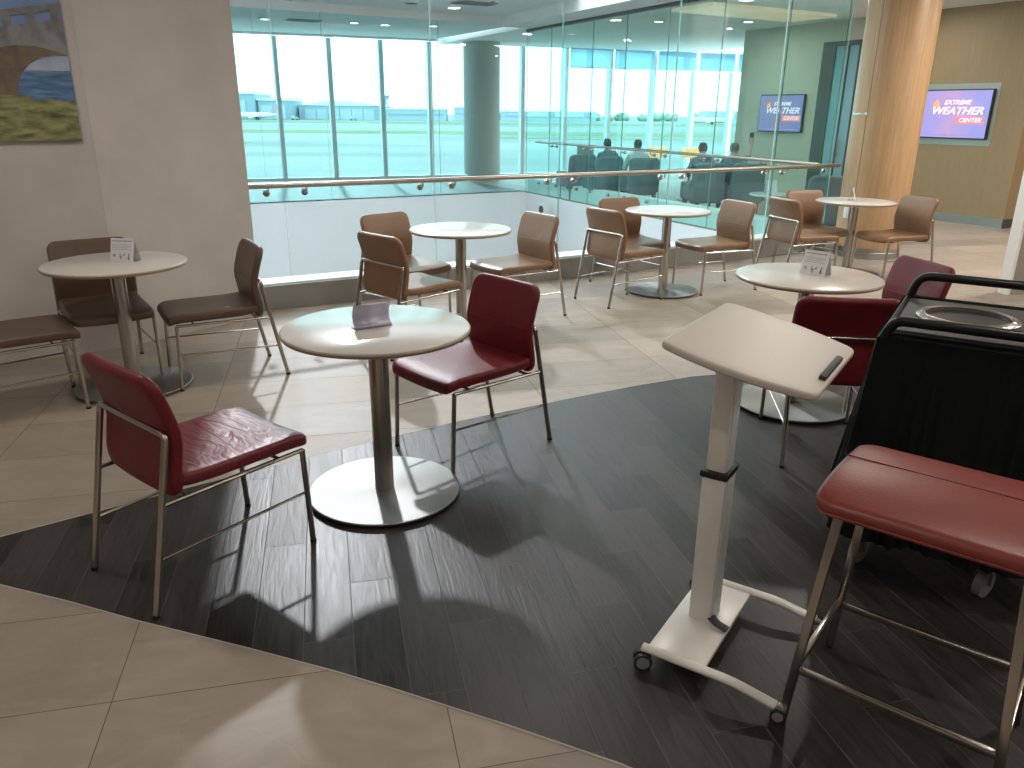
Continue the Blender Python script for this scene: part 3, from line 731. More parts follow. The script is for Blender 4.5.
# post: lower sleeve, collar, inner post
b_ = bm_new(); box(b_, (-.084, .036, .31), (.072, .095, .50), 0, .008); po = obj('lower_post', b_, WG, ls)
b_ = bm_new(); box(b_, (-.047, .036, .31), (.004, .07, .49), 0, .001); obj('side_channel', b_, M_['frame'], po)
b_ = bm_new(); box(b_, (-.084, .036, .565), (.084, .108, .022), 0, .006); obj('collar', b_, M_['black'], ls)
b_ = bm_new(); box(b_, (-.084, .036, .745), (.058, .080, .38), 0, .006); up = obj('upper_post', b_, WG, ls)
b_ = bm_new(); box(b_, (-.054, .036, .745), (.004, .06, .37), 0, .001); obj('side_channel', b_, M_['frame'], up)
b_ = bm_new(); tube(b_, [(-.055, .005, .085), (-.025, -.015, .080), (.008, -.02, .074)], .011, 10, flat=(.016, .006)); obj('foot_pedal', b_, M_['rubber'], ls)
# tilted top
tilt = math.atan2(.075, .40)
P_ = []
def arc_pts(p, q, bulge, n=10):
    p, q = Vector(p), Vector(q); m_ = (p+q)/2; d = (q-p); nrm = Vector((d.y, -d.x)).normalized()
    return [p*(1-t)**2 + (m_+nrm*bulge*2)*2*t*(1-t) + q*t*t for t in [k/n for k in range(n+1)]]
rnd = .035
corners = [(-.205, -.245), (.195, -.235), (.195, .235), (-.205, .285)]
raw = []
raw += arc_pts((-.205, -.240), (.195, -.225), .034)[0:]
raw += [(.195, -.225+.453*k/8) for k in range(9)]
raw += arc_pts((.195, .228), (-.205, .278), .030)
raw += [(-.205, .278-.518*k/8) for k in range(9)]
pts = []
for p in raw:
    p = Vector((p[0], p[1]))
    if not pts or (pts[-1]-p).length > 1e-4: pts.append(p)
if (pts[0]-pts[-1]).length < 1e-4: pts.pop()
# round corners by smoothing pass near sharp points
def chaikin(ps):
    out = []
    for i in range(len(ps)):
        a, b2 = ps[i], ps[(i+1) % len(ps)]; out += [a*.75+b2*.25, a*.25+b2*.75]
    return out
pts = chaikin(chaikin(chaikin(pts)))
tt = empty('x', (0, 0, 0)); bpy.data.objects.remove(tt)
Mt = Matrix.Translation((.012, .0, .964)) @ Matrix.Rotation(tilt, 4, 'Y')
b_ = bm_new(); slab(b_, [(p.x, p.y) for p in pts], .022, .008, lambda x, y, z: Mt @ Vector((x, y, z)))
tpo = obj('desktop', b_, mat('taupe white laminate', (.60, .55, .505), .42), ls)
b_ = bm_new(); Mr = Mt.to_3x3(); box(b_, Mt @ Vector((.178, -.02, .017)), (.018, .20, .014), Mr, .004); obj('edge_stop', b_, M_['rubber'], ls)
b_ = bm_new(); box(b_, (-.075, .035, .937), (.14, .16, .02), 0, .003); obj('tilt_bracket', b_, M_['greydisc'], ls)
tag(ls, 'white height adjustable mobile desk with tilted taupe top on casters', 'desk')

# ------------------------------------------------------------------ bar stool
sa = R(-38.7)
st_ = empty('bar_stool', (1.062, 1.692, .0015), sa)
FW, FD = .25, .20
def P3(fx, fy, z):       # leg centreline, splayed
    k = z/.66; return Vector((fx*(FW-.050*k), fy*(FD-.055*k)+.012*k, z))
for sx in (-1, 1):
    for sy in (-1, 1):
        b_ = bm_new(); a, b2 = P3(sx, sy, .004), P3(sx, sy, .648); d = b2-a
        Mq = Matrix.Translation((a+b2)/2) @ d.to_track_quat('Z', 'Y').to_matrix().to_4x4()
        rot = Mq.to_3x3(); q_ = Matrix((Vector((1, 0, 0)), Vector((0, 1, 0)), Vector((0, 0, 1))))
        zx = d.normalized(); xx = Vector((1, 0, 0)); xx = (xx-zx*xx.dot(zx)).normalized(); yy = zx.cross(xx)
        rot = Matrix((xx, yy, zx)).transposed()
        box(b_, (a+b2)/2, (.022, .022, d.length), rot, .0025); l = obj('leg', b_, M_['steelwarm'] if 'steelwarm' in M_ else M_['chrome'], st_)
        b_ = bm_new(); box(b_, (a.x, a.y, .005), (.022, .022, .01), 0, .002); obj('foot_cap', b_, M_['black'], l)
def rung(a, b2, n='rung'):
    b_ = bm_new(); d = b2-a; zx = d.normalized(); xx = Vector((0, 0, 1)); xx = (xx-zx*xx.dot(zx)).normalized(); yy = zx.cross(xx)
    box(b_, (a+b2)/2, (.020, .016, d.length), Matrix((xx, yy, zx)).transposed(), .002); obj(n, b_, M_['chrome'], st_)
rung(P3(-1, -1, .165), P3(1, -1, .165)); rung(P3(-1, 1, .165), P3(1, 1, .165)); rung(P3(-1, -1, .175), P3(-1, 1, .175)); rung(P3(1, -1, .175), P3(1, 1, .175))
b_ = bm_new()
for p, q in (((-1, -1), (1, -1)), ((-1, 1), (1, 1)), ((-1, -1), (-1, 1)), ((1, -1), (1, 1))):
    a, b2 = P3(*p, .64), P3(*q, .64); zx = (b2-a).normalized(); yy = Vector((0, 0, 1)); xx = yy.cross(zx)
    box(b_, (a+b2)/2, (.018, .018, (b2-a).length), Matrix((xx, yy, zx)).transposed(), .002)
obj('seat_frame', b_, M_['chrome'], st_)
b_ = bm_new()
def fst(x, y, z):
    v = y/.21                                   # -1 front (towards camera) .. 1 back
    dz = -.036*max(0, -v-.1)**2 - .012*max(0, v)**2
    return Vector((x, y+.002 - (.010*max(0, -v-.4)), .680+z+dz))
slab(b_, outline(.52, .41, (.05, .05, .05, .05), sub=14), .044, .02, fst, 0, .004); sm = obj('seat', b_, mat('brick red leather', (.225, .038, .030), .38, bump=.08, bscale=120, var=.06), st_)
b_ = bm_new(); tube(b_, [fst(-.255+.051*k, .04, .0254) for k in range(11)], .0016, 6); obj('seam', b_, mat('dark seam', (.08, .012, .01), .6), sm)
b_ = bm_new(); tube(b_, [fst(-.225+.045*k, -.207, -.004) for k in range(11)], .003, 6); obj('piping', b_, sm.data.materials[0], sm)
tag(st_, 'backless bar stool with red leather seat and square steel legs', 'stool')

# ------------------------------------------------------------------ draped black service cart
ca = R(-32)
ct = empty('service_cart', (1.225, 2.48, .0015), ca)               # local x to the right, y to the far end; near left corner at origin
CW, CL = .60, .70
b_ = bm_new(); box(b_, (CW/2, CL/2, .855), (CW-.02, CL-.02, .02), 0, .006); obj('top_shelf', b_, M_['deck'], ct)
b_ = bm_new()
rim = [(0, 0), (CW, 0), (CW, CL), (0, CL), (0, 0)]
tube(b_, [(x, y, .862) for x, y in rim], .012, 8); obj('rim', b_, M_['blackmetal'], ct)
for y0, z1, nm in ((-.005, .925, 'handle'), (CL, .955, 'handle')):
    b_ = bm_new(); tube(b_, [(.005, y0, .86), (.03, y0, z1), (CW-.03, y0, z1), (CW-.005, y0, .86)], .017, 14, rad=.07); obj(nm, b_, M_['blackmetal'], ct)
b_ = bm_new(); tube(b_, [(.02, -.005, .885), (CW-.02, -.005, .885)], .010, 8); obj('cross_bar', b_, M_['blackmetal'], ct)
# stainless ring of the waste opening
b_ = bm_new(); lathe(b_, [(.135, .866), (.135, .884), (.143, .889), (.160, .884), (.166, .878), (.166, .866)], 64, None, (.225, .385, 0)); obj('steel_ring', b_, M_['chromering'] if 'chromering' in M_ else M_['steel'], ct)
b_ = bm_new(); lathe(b_, [(0, .8665), (.135, .8665), (.135, .872), (.133, .868), (0, .868)], 48, None, (.225, .385, 0)); obj('opening_liner', b_, M_['black'], ct)
# pleated skirt
b_ = bm_new(); per = []
def rr_pt(t):
    L = [CW, CL, CW, CL]; tot = sum(L); d = t*tot
    cs = [(0, 0), (CW, 0), (CW, CL), (0, CL)]; ds = [(1, 0), (0, 1), (-1, 0), (0, -1)]; ns = [(0, -1), (1, 0), (0, 1), (-1, 0)]
    for k in range(4):
        if d <= L[k]+1e-9: 
            f = d/L[k]; n_ = ns[k]
            # blend the outward direction near the corners
            w0 = max(0, .5-d/.10) if d < .05 else 0; w1 = max(0, .5-(L[k]-d)/.10) if L[k]-d < .05 else 0
            pn_, nn_ = ns[(k-1) % 4], ns[(k+1) % 4]
            n2 = Vector((n_[0]*(1-w0-w1)+pn_[0]*w0+nn_[0]*w1, n_[1]*(1-w0-w1)+pn_[1]*w0+nn_[1]*w1)).normalized()
            return Vector((cs[k][0]+ds[k][0]*d, cs[k][1]+ds[k][1]*d)), n2, d+k
        d -= L[k]
N_ = 420; HZ = 14; grid = []
random.seed(11); ph = [random.uniform(0, 6.28) for _ in range(6)]
for i in range(N_):
    t_ = i/N_; p, n2, dd = rr_pt(t_); colv = []
    tt_ = t_*2*PI
    fold = math.sin(tt_*62+1.3*math.sin(tt_*7+ph[0])) * (.6+.4*math.sin(tt_*11+ph[1]))
    fold2 = math.sin(tt_*23+ph[2])
    for j in range(HZ+1):
        h = j/HZ; z = .868-.705*h + (.008*math.sin(tt_*9+ph[3]) if j == HZ else 0)
        off = .014 + h*.085 + fold*(.003+.010*h) + fold2*.012*h
        colv.append(b_.verts.new((p.x+n2.x*off, p.y+n2.y*off, z)))
    grid.append(colv)
for i in range(N_):
    a, c2 = grid[i], grid[(i+1) % N_]
    for j in range(HZ): b_.faces.new((a[j], c2[j], c2[j+1], a[j+1]))
obj('skirt', b_, M_['cloth'], ct)
b_ = bm_new(); box(b_, (CW/2, CL/2, .16), (CW-.03, CL-.03, .03), 0, .006); obj('bottom_shelf', b_, M_['black'], ct)
b_ = bm_new()
for x in (.02, CW-.02):
    for y in (.02, CL-.02): cyl(b_, (x, y, .15), (x, y, .86), .012, 10)
obj('corner_posts', b_, M_['blackmetal'], ct)
for x, y, yw in ((.04, .04, 1.2), (.44, .04, 1.1), (.05, CL-.06, .4), (CW-.05, CL-.06, .9)):
    rt = empty('caster', (x, y, 0), yw); rt.parent = ct
    b_ = bm_new(); cyl(b_, (0, -.013, .048), (0, .013, .048), .048, 28); obj('wheel', b_, M_['greydisc'], rt)
    b_ = bm_new(); tube(b_, [(0, -.02, .048), (0, -.02, .11), (0, .02, .11), (0, .02, .048)], .005, 8, rad=.015); cyl(b_, (0, 0, .11), (0, 0, .15), .012, 12); obj('fork', b_, M_['chrome'], rt)
tag(ct, 'black service cart draped in a pleated black skirt with tube handles', 'cart')

# ------------------------------------------------------------------ far lounge: upholstered chairs, small tables, people
def make_lounge():
    rt = empty('lounge_chair', (0, 0, 0)); m = M_['lounge']
    b_ = bm_new(); slab(b_, outline(.56, .58, (.05,)*4, sub=6), .14, .035, lambda x, y, z: Vector((x, y+.03, .37+z))); obj('seat', b_, m, rt)
    b_ = bm_new(); slab(b_, outline(.62, .74, (.10, .10, .03, .03), sub=8), .11, .035, lambda x, y, z: Vector((x*(1-.10*max(0, -y)), -.26-.16*(y+.2)+z+.04*(x/.3)**2, .60+y))); obj('backrest', b_, m, rt)
    for sx in (-1, 1):
        b_ = bm_new(); slab(b_, outline(.56, .32, (.06,)*4, sub=5), .075, .03, lambda x, y, z: Vector((sx*.315+z, x+.02, .44+y))); obj('armrest', b_, m, rt)
        for sy in (-1, 1):
            b_ = bm_new(); cyl(b_, (sx*.25, sy*.24+.02, 0), (sx*.24, sy*.22+.02, .30), .014, 10, .02); obj('leg', b_, M_['darkframe'], rt)
    return rt
lp = make_lounge()
up_ang = math.degrees(math.atan2(EN[1], EN[0]))
for i, (x, y, dg_, lab) in enumerate([
    (1.17, 15.05, 112, 'slate blue lounge chair at far left behind the inner glass, empty'),
    (1.60, 14.40, 108, 'slate blue lounge chair behind the glass holding the leftmost seated person'),
    (2.20, 14.05, 100, 'slate blue lounge chair behind the glass, second occupied chair from the left'),
    (3.05, 12.85, 95, 'slate blue lounge chair behind the glass under the orange lamps'),
    (3.70, 12.85, 88, 'slate blue lounge chair behind the glass below the raised phone'),
    (4.05, 10.35, 80, 'slate lounge chair at the end of the glass, beside the wood column')]):
    o = lp if i == 0 else copy_tree(lp); o.location = (x, y, 0); o.scale = (.85,)*3; o.rotation_euler.z = R(dg_-90); tag(o, lab, 'lounge chair', 'slate blue lounge chairs behind the glass')
def make_side_table():
    rt = empty('side_table', (0, 0, 0))
    b_ = bm_new(); lathe(b_, [(0, .50), (.27, .50), (.28, .51), (.27, .525), (0, .525)], 40); obj('tabletop', b_, M_['top'], rt)
    b_ = bm_new(); lathe(b_, [(0, .015), (.03, .015), (.03, .50), (0, .50)], 20); obj('column', b_, M_['steel'], rt)
    b_ = bm_new(); lathe(b_, [(0, 0), (.2, 0), (.2, .012), (0, .015)], 32); obj('base_disc', b_, M_['disc'], rt)
    return rt
sp0 = make_side_table()
for i, (x, y, lab) in enumerate([(1.40, 15.9, 'small white round side table behind the inner glass, under the unlit grey lamp'), (2.68, 15.1, 'small white round side table behind the inner glass, under the left orange lamp'), (3.28, 15.0, 'small white round side table behind the inner glass, under the right orange lamp'), (3.50, 10.85, 'small white round side table just behind the glass with a white card on it')]):
    o = sp0 if i == 0 else copy_tree(sp0); o.location = (x, y, 0); tag(o, lab, 'side table', 'small side tables in the far lounge')
tent(3.50, 10.85, R(10), 'plain white card standing on the side table behind the glass', .16, .18, .08, .526, False)
for i, (x, y, lab) in enumerate([(2.68, 15.1, 'left of two lit orange table lamps behind the glass'), (3.28, 15.0, 'right of two lit orange table lamps behind the glass'), (1.40, 15.9, 'unlit grey table lamp behind the glass, left of the seated people')]):
    rt = empty('table_lamp', (x, y, .526))
    b_ = bm_new(); lathe(b_, [(0, 0), (.07, 0), (.07, .012), (.012, .02), (.012, .24), (0, .24)], 20); obj('base', b_, M_['steel'], rt)
    b_ = bm_new(); box(b_, (0, 0, .33), (.30, .16, .18), .3, .01); obj('lamp_shade', b_, M_['shade'] if i < 2 else M_['greydisc'], rt)
    tag(rt, lab, 'lamp')

def person(x, y, dg_, hair_m, shirt, label, arm_up=False, lean=0):
    """seated adult, local +y forward, hips at z .47"""
    rt = empty('person', (x, y, 0), R(dg_-90)); rt.scale = (.90,)*3
    V, E_, Rr = [], [], []
    def v(p, r, par=None):
        V.append(Vector(p)); Rr.append(r)
        if par is not None: E_.append((par, len(V)-1))
        return len(V)-1
    hip = v((0, -.08, .52), (.15, .12)); sp1 = v((0, -.10, .68), (.135, .105), hip); ch = v((0, -.09, .86), (.155, .11), sp1)
    nk = v((0, -.07, 1.00), (.06, .058), ch); n2 = v((0, -.05, 1.06), (.052, .052), nk)
    h1 = v((0, -.035, 1.11), (.068, .078), n2); h2 = v((0, -.03, 1.18), (.074, .088), h1); h3 = v((0, -.035, 1.235), (.055, .065), h2)
    for sx in (-1, 1):
        sh = v((sx*.17, -.09, .93), (.058, .058), ch)
        if arm_up and sx == 1:
            el = v((sx*.27, .04, 1.01), (.042, .042), sh); wr = v((sx*.33, .20, 1.17), (.028, .028), el); hn = v((sx*.335, .24, 1.25), (.038, .022), wr)
            for q in range(4): f1 = v((sx*.335-.03+.02*q, .245, 1.295), (.009, .009), hn); v((sx*.335-.03+.02*q, .265, 1.325), (.008, .008), f1)
            v((sx*.305-.03, .26, 1.265), (.009, .009), hn)
        else:
            el = v((sx*.24, -.02, .70), (.044, .044), sh); wr = v((sx*.14, .20, .66), (.029, .029), el); hn = v((sx*.11, .27, .65), (.036, .020), wr)
            for q in range(4): f1 = v((sx*.11-.027+.018*q, .31, .645), (.009, .009), hn); v((sx*.11-.027+.018*q, .335, .635), (.008, .008), f1)
            v((sx*.06, .29, .655), (.009, .009), hn)
        th = v((sx*.10, .02, .51), (.085, .08), hip); kn = v((sx*.12, .38, .50), (.055, .055), th); an = v((sx*.12, .42, .09), (.038, .038), kn)
        v((sx*.12, .54, .045), (.035, .030), an)
    me = bpy.data.meshes.new('body'); me.from_pydata(V, E_, []); me.update()
    bo = bpy.data.objects.new('body', me); C.objects.link(bo)
    md = bo.modifiers.new('skin', 'SKIN'); md.use_smooth_shade = True
    for i, r in enumerate(Rr): me.skin_vertices[0].data[i].radius = r
    me.skin_vertices[0].data[0].use_root = True
    ss = bo.modifiers.new('sub', 'SUBSURF'); ss.levels = 1; ss.render_levels = 1
    dg = bpy.context.evaluated_depsgraph_get(); m2 = bpy.data.meshes.new_from_object(bo.evaluated_get(dg)); bpy.data.objects.remove(bo)
    bo = bpy.data.objects.new('body', m2); C.objects.link(bo); bo.parent = rt
    m2.materials.clear(); m2.materials.append(M_['skin'])
    # clothing: offset copies of the torso, arms and legs
    for nm, mm, test in (('shirt', shirt, lambda c: .50 < c.z < 1.01 and (abs(c.x) < .27 or c.z > .9) and c.y < .12), ('trousers', M_['black'], lambda c: c.z < .60 and c.z > .08 and not (c.y > .2 and c.z > .57))):
        b_ = bm_new(); b_.from_mesh(m2); b_.normal_update()
        bmesh.ops.delete(b_, geom=[f for f in b_.faces if not test(f.calc_center_median())], context='FACES')
        for q in b_.verts: q.co += q.normal*.009
        for f in b_.faces: f.material_index = 0
        obj(nm, b_, mm, rt)
    b_ = bm_new(); b_.from_mesh(m2); b_.normal_update()
    bmesh.ops.delete(b_, geom=[f for f in b_.faces if not (f.calc_center_median().z > 1.10 and abs(f.calc_center_median().x) < .12 and (f.calc_center_median().y < -.01 or f.calc_center_median().z > 1.235))], context='FACES')
    for q in b_.verts: q.co += q.normal*.014
    obj('hair', b_, hair_m, rt)
    b_ = bm_new()
    for sx in (-1, 1): bmesh.ops.create_icosphere(b_, subdivisions=2, radius=.02, matrix=Matrix.Translation((sx*.078, -.03, 1.155)) @ Matrix.Diagonal((.4, .8, 1.4, 1)))
    box(b_, (0, .062, 1.15), (.022, .03, .04), 0, .008)
    obj('ears_and_nose', b_, M_['skin'], rt)
    if arm_up:
        b_ = bm_new(); box(b_, (.30, .247, 1.20), (.07, .009, .13), 0, .004); ph_ = obj('mobile_phone', b_, M_['black']); 
        ph_.matrix_world = Matrix.Translation((x, y, 0)) @ Matrix.Rotation(R(dg_-90), 4, 'Z'); tag(ph_, 'dark mobile phone held up by the person behind the glass', 'phone')
    tag(rt, label, 'person'); return rt
greyhair = mat('light brown hair', (.16, .12, .08), .6)
person(1.64, 14.38, 108, M_['hair'], M_['shirtblue'], 'leftmost seated person behind the glass, dark haired, seen from behind')
person(2.14, 14.08, 100, M_['hair'], M_['shirtwhite'], 'seated person in a pale top, second from left behind the glass')
person(3.00, 12.90, 95, M_['hair'], M_['shirtblue'], 'seated person in a slate shirt, third from left behind the glass')
person(3.52, 12.95, 84, greyhair, M_['shirtblue'], 'seated person at right behind the glass raising an arm with a phone', True)
# speaker on the void wall
spk = empty('wall_speaker', W(7.99, 13.0, -.22), BANG+PI)
b_ = bm_new(); box(b_, (.07, 0, 0), (.14, .26, .22), 0, .02); obj('housing', b_, M_['white'], spk)
b_ = bm_new(); cyl(b_, (.14, .02, 0), (.15, .02, 0), .075, 24); obj('grille', b_, M_['black'], spk)
tag(spk, 'small white wall speaker with dark round front in the void, below the inner glass', 'speaker')

# ------------------------------------------------------------------ outside: apron, hangars, aircraft
GZ = -5.5
m, t, b = nt('apron'); b.inputs['Roughness'].default_value = .75
tc = t.nodes.new('ShaderNodeTexCoord')
nz = t.nodes.new('ShaderNodeTexNoise'); nz.inputs['Scale'].default_value = .02; nz.inputs['Detail'].default_value = 6
mp = t.nodes.new('ShaderNodeMapping'); mp.inputs['Scale'].default_value = (.35, 1.6, 1); mp.inputs['Rotation'].default_value = (0, 0, -.1)
t.links.new(tc.outputs['Object'], mp.inputs[0]); t.links.new(mp.outputs[0], nz.inputs[0])
r = t.nodes.new('ShaderNodeValToRGB'); r.color_ramp.elements[0].position = .38; r.color_ramp.elements[1].position = .62
r.color_ramp.elements[0].color = (.105, .11, .11, 1); r.color_ramp.elements[1].color = (.20, .20, .20, 1)
t.links.new(nz.outputs[0], r.inputs[0]); t.links.new(r.outputs[0], b.inputs['Base Color'])
bm = bm_new(); prism(bm, [(-900, 24), (1400, 24), (1400, 1500), (-900, 1500)], GZ-.5, GZ); g_ = struct('ground', bm, m)
grass = mat('dry green grass', (.12, .15, .06), .9, var=.2, vscale=.05)
for k, (x0, x1, y0, y1) in enumerate(((-500, 900, 250, 296), (-700, 1100, 440, 520), (-10, 400, 212, 238), (-150, -58, 165, 190))):
    bm = bm_new(); pts = []
    random.seed(k); n_ = 30
    for i in range(n_+1): pts.append((x0+(x1-x0)*i/n_, y0+random.uniform(0, (y1-y0)*.15)+(abs(i-n_/2)/n_*(y1-y0)*.5 if x1-x0 < 500 else 0)))
    for i in range(n_, -1, -1): pts.append((x0+(x1-x0)*i/n_, y1-random.uniform(0, (y1-y0)*.15)-(abs(i-n_/2)/n_*(y1-y0)*.5 if x1-x0 < 500 else 0)))
    prism(bm, pts, GZ, GZ+.05); o = obj('grass_strip', bm, grass, None, False); o['kind'] = 'structure'
hblue = mat('blue grey hangar wall', (.30, .36, .42), .7); hdoor = mat('pale hangar door', (.40, .45, .50), .7); hroof = mat('pale metal roof', (.70, .72, .73), .6)  # distance haze is mixed into these colours, paler than bare paint
def hangar(x0, x1, y, h, dep, label, arched=False, doors=4, tower=None):
    rt = empty('hangar', ((x0+x1)/2, y, GZ)); w = x1-x0
    b_ = bm_new(); box(b_, (0, dep/2, h/2), (w, dep, h)); obj('wall', b_, hblue, rt, False)
    b_ = bm_new()
    if arched:
        n_ = 16; a = [(-w/2+w*i/n_, h+w*.055*math.sin(PI*i/n_)) for i in range(n_+1)]
        f = [b_.verts.new((x, -.5, z)) for x, z in a]; g = [b_.verts.new((x, dep, z)) for x, z in a]
        for i in range(n_): b_.faces.new((f[i], f[i+1], g[i+1], g[i]))
        b_.faces.new(f); b_.faces.new(list(reversed(g)))
    else: box(b_, (0, dep/2, h+.5), (w+1.5, dep+1.5, 1.4))
    obj('roof', b_, hroof, rt, False)
    for i in range(doors):
        ww = w*.86/doors; b_ = bm_new(); box(b_, (-w*.43+ww*(i+.5), -.4, h*.38), (ww*.95, .8, h*.74)); obj('hangar_door', b_, hdoor, rt, False)
    if arched:
        for i in range(12):
            xx = -w/2+w*(i+.5)/12; b_ = bm_new(); tube(b_, [(xx-w/26, 0, h+w*.05), (xx, 0, h+w*.075), (xx+w/26, 0, h+w*.05)], .35, 6); obj('roof_truss', b_, hroof, rt)
    tag(rt, label, 'hangar'); return rt
hangar(-262, -180, 570, 16.8, 40, 'blue grey hangar with flat roof at the left edge of the airfield', False, 4)
hangar(-179, -158, 574, 12.8, 40, 'narrow lower hangar bay joined to the left hangar', False, 2)
hangar(-156, -97, 595, 9.8, 50, 'long hangar with pale arched truss roof beyond the airfield grass', True, 6)
def airplane(x, y, rz, label, s=1.0, tail=(.75, .75, .78)):
    rt = empty('airplane', (x, y, GZ), rz); wm = mat('white aircraft paint', (.72, .72, .74), .4)
    b_ = bm_new(); pr = [(-15, .05, 3.6), (-12, .9, 3.4), (-7, 1.7, 3.1), (10, 1.9, 3.0), (13.5, 1.3, 2.8), (15.5, .05, 2.6)]; rings = []
    for xx, rr_, zz in pr: rings.append([b_.verts.new((xx*s, rr_*math.cos(2*PI*k/16)*s, (zz+rr_*math.sin(2*PI*k/16))*s)) for k in range(16)])
    for a, c2 in zip(rings, rings[1:]):
        for k in range(16): b_.faces.new((a[k], a[(k+1) % 16], c2[(k+1) % 16], c2[k]))
    obj('fuselage', b_, wm, rt)
    for sy in (-1, 1):
        b_ = bm_new(); vv = [(3*s, sy*1.5*s), (-3*s, sy*14*s), (-5*s, sy*14*s), (-2.5*s, sy*1.5*s)]; prism(b_, vv, 2.3*s, 2.6*s); obj('wing', b_, wm, rt, False)
        b_ = bm_new(); cyl(b_, (3*s, sy*5*s, 1.6*s), (-.5*s, sy*5*s, 1.6*s), .85*s, 14); obj('engine', b_, wm, rt)
        b_ = bm_new(); cyl(b_, (-1*s, sy*2.2*s, 0), (-1*s, sy*2.2*s, 2.2*s), .4*s, 10); obj('landing_gear', b_, M_['black'], rt)
    b_ = bm_new(); vv = [(-10, 4.4), (-12.6, 9.6), (-15, 9.6), (-14.6, 4.2)]
    f = [b_.verts.new((a*s, -.2*s, c2*s)) for a, c2 in vv]; g = [b_.verts.new((a*s, .2*s, c2*s)) for a, c2 in vv]; b_.faces.new(f); b_.faces.new(list(reversed(g)))
    for i in range(4): b_.faces.new((f[i], f[(i+1) % 4], g[(i+1) % 4], g[i]))
    tf = obj('tail_fin', b_, mat('tail paint', tail, .4), rt, False)
    b_ = bm_new(); cyl(b_, (12*s, 0, 0), (12*s, 0, 1.5*s), .3*s, 10); obj('nose_gear', b_, M_['black'], rt)
    tag(rt, label, 'airplane'); return rt
airplane(-205, 540, PI, 'white airliner with striped tail parked before the left hangar', 1.0, (.5, .25, .3))
airplane(-172, 545, PI, 'second white airliner parked right of the first, tail raised', 1.0, (.45, .3, .35))
airplane(120, 500, PI*.9, 'small white airliner parked far off right of the grey column', .9)
bl = [( -94, -50, 600, 7.5, 'low pale terminal block just right of the arched hangar'), (-44, -22, 600, 9, 'long low pale building left of the grey column'), (-36, -27, 640, 15, 'taller grey block behind the low buildings left of the column'),
      (-10, 60, 600, 6.5, 'low pale building beyond the right windows'), (130, 175, 560, 7.5, 'wide pale building in the right skyline'), (190, 230, 600, 9, 'pale block with flat roof in the right skyline'), (245, 330, 600, 7, 'long low building at the right end of the skyline')]
for x0, x1, y, h, lab in bl:
    rt = empty('airport_building', ((x0+x1)/2, y, GZ)); w = x1-x0
    b_ = bm_new(); box(b_, (0, 8, h/2), (w, 16, h)); obj('wall', b_, hdoor, rt, False)
    b_ = bm_new(); box(b_, (0, 8, h+.4), (w+1, 17, .8)); obj('roof', b_, hroof, rt, False)
    b_ = bm_new(); box(b_, (0, -.1, h*.55), (w*.92, .3, h*.18)); obj('window_band', b_, hblue, rt, False)
    tag(rt, lab, 'building')
rt = empty('control_tower', (-103, 655, GZ))
b_ = bm_new(); box(b_, (0, 0, 8), (4, 4, 16)); obj('shaft', b_, hdoor, rt, False)
b_ = bm_new(); lathe(b_, [(0, 15), (3, 15), (4.2, 18), (0, 18)], 8); obj('cab', b_, hblue, rt, False)
tag(rt, 'small control tower above the right end of the arched hangar', 'tower')
leafm = mat('hazy tree leaves', (.20, .28, .20), .9)
tb = bm_new(); random.seed(5)
for k in range(7): bmesh.ops.create_icosphere(tb, subdivisions=2, radius=random.uniform(2.2, 3.4), matrix=Matrix.Translation((random.uniform(-4, 4), random.uniform(-2, 2), random.uniform(1.8, 4.2))))
for v in tb.verts: v.co += Vector((random.uniform(-.4, .4), random.uniform(-.4, .4), random.uniform(-.4, .4)))
t0 = empty('tree', (0, 0, 0)); obj('crown', tb, leafm, t0); b_ = bm_new(); cyl(b_, (0, 0, 0), (0, 0, 4), .5, 8, .3); obj('trunk', b_, mat('bark', (.1, .08, .06), .9), t0)
for k in range(34):
    o = t0 if k == 0 else copy_tree(t0); x = -20+k*14+random.uniform(-1, 1); y = 670+(k % 3)*14
    o.location = (x, y, GZ); sc_ = random.uniform(.8, 1.15); o.scale = (sc_*1.15, sc_, sc_); o.rotation_euler.z = random.uniform(0, 6)
    tag(o, 'hazy green tree in the distant row beyond the airfield', 'tree', 'distant trees along the skyline')
for k, (x, y, lab) in enumerate(((-110, 560, 'small service truck in front of the arched hangar doors'), (-150, 560, 'dark tug vehicle at the left end of the arched hangar'), (-8, 225, 'small dark vehicle on the grass strip left of the column'))):
    rt = empty('service_truck', (x, y, GZ+.05))
    b_ = bm_new(); box(b_, (0, 0, 1.3), (4.5, 2, 1.4), 0, .1); obj('body', b_, hblue, rt)
    b_ = bm_new(); box(b_, (-1.6, 0, 2.2), (1.3, 1.9, .8), 0, .15); obj('cab', b_, hroof, rt)
    for sx in (-1.5, 1.5):
        for sy in (-1, 1): b_ = bm_new(); cyl(b_, (sx, sy*.8, .5), (sx, sy*1.05, .5), .5, 14); obj('wheel', b_, M_['black'], rt)
    tag(rt, lab, 'truck')

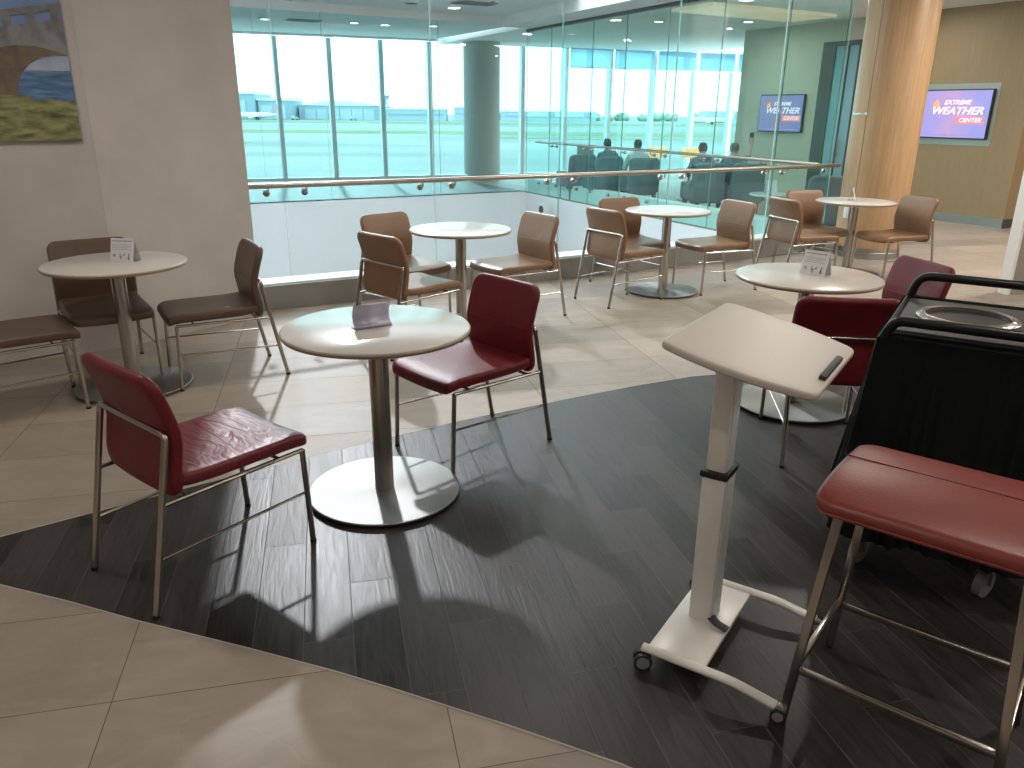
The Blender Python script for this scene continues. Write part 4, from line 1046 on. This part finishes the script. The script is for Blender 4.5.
# ------------------------------------------------------------------ lights
def area(name, loc, size, power, col=(1, .93, .84), rot=(0, 0, 0), sy=None):
    l = bpy.data.lights.new(name, 'AREA'); l.energy = power; l.color = col; l.size = size
    if sy: l.shape = 'RECTANGLE'; l.size_y = sy
    o = bpy.data.objects.new(name, l); C.objects.link(o); o.location = loc; o.rotation_euler = rot; return o
k = 0
for s in (-3.5, -.5, 2.5, 5.5, 8.5, 11.0):  # downlight grid added out of view as warm ambient fill
    for n in (-5, -2, 1, 4):
        p = W(s, n, CEIL); b_ = bm_new(); lathe(b_, [(0, -.012), (.09, -.012), (.095, -.02), (.125, -.02), (.125, 0), (0, 0)], 32, [1, 1, 0, 0, 0])
        o = obj('ceiling_light', b_, [M_['white'], M_['downlight']], None, True, p)
        tag(o, 'added round fill downlight in the unseen ceiling above the near tables', 'light', 'added fill downlights overhead, out of view')
        pw = {-3.5: 12, -.5: 12, 2.5: 15, 5.5: 26, 8.5: 48, 11.0: 55}[s] * (1.0 if n < 3 else 1.4) * (.7 if n < 0 else 1)
        a_ = area('downlight_fill', p-Vector((0, 0, .03)), .18, pw); a_.data.shape = 'DISK'; a_.data.spread = R(175)
for s, n in ((9.3, 8.0), (10.8, 8.0), (9.3, 11.0), (10.8, 11.0)):  # added fill lights without fixtures, brighten the far lounge
    a_ = area('lounge_fill', W(s, n, CEIL-.06), .3, 16)
sun = bpy.data.lights.new('sun', 'SUN'); sun.energy = 1.75; sun.angle = R(1.7); sun.color = (1, .92, .95)
so = bpy.data.objects.new('sun', sun); C.objects.link(so)
sd = Vector((.26*.852, -.9656*.852, -.524)); so.rotation_euler = sd.to_track_quat('-Z', 'Y').to_euler()
w = bpy.data.worlds.new('World'); S.world = w; w.use_nodes = True
bg = w.node_tree.nodes['Background']; t = w.node_tree
tc = t.nodes.new('ShaderNodeTexCoord'); nz = t.nodes.new('ShaderNodeTexNoise'); nz.inputs['Scale'].default_value = 3; nz.inputs['Detail'].default_value = 5
mp = t.nodes.new('ShaderNodeMapping'); mp.inputs['Scale'].default_value = (1, 1, 4)
r = t.nodes.new('ShaderNodeValToRGB'); r.color_ramp.elements[0].position = .35; r.color_ramp.elements[1].position = .6
r.color_ramp.elements[0].color = (.80, .92, 1, 1); r.color_ramp.elements[1].color = (1, 1, 1, 1)
t.links.new(tc.outputs['Generated'], mp.inputs[0]); t.links.new(mp.outputs[0], nz.inputs[0]); t.links.new(nz.outputs[0], r.inputs[0]); t.links.new(r.outputs[0], bg.inputs[0])
bg.inputs[1].default_value = 4.2

# ------------------------------------------------------------------ camera
cam = bpy.data.cameras.new('camera'); co = bpy.data.objects.new('camera', cam); C.objects.link(co); S.camera = co
cam.sensor_width = 36; cam.lens = 775/1024*36; cam.clip_end = 3000
p_ = R(19.4); F = Vector((0, math.cos(p_), -math.sin(p_))); U = Vector((0, math.sin(p_), math.cos(p_))); X = Vector((1, 0, 0))
ro = R(.5); X2 = X*math.cos(ro)+U*math.sin(ro)*1; U2 = -X*math.sin(ro)*1+U*math.cos(ro)
co.matrix_world = Matrix.Translation((0, 0, 1.56)) @ Matrix((X2, U2, -F)).transposed().to_4x4()
S.cycles.transparent_max_bounces = 32; S.cycles.max_bounces = 8
S.view_settings.view_transform = 'Standard'; S.view_settings.look = 'None'; S.view_settings.gamma = 1; S.view_settings.use_curve_mapping = False
S.view_settings.exposure = 0.0
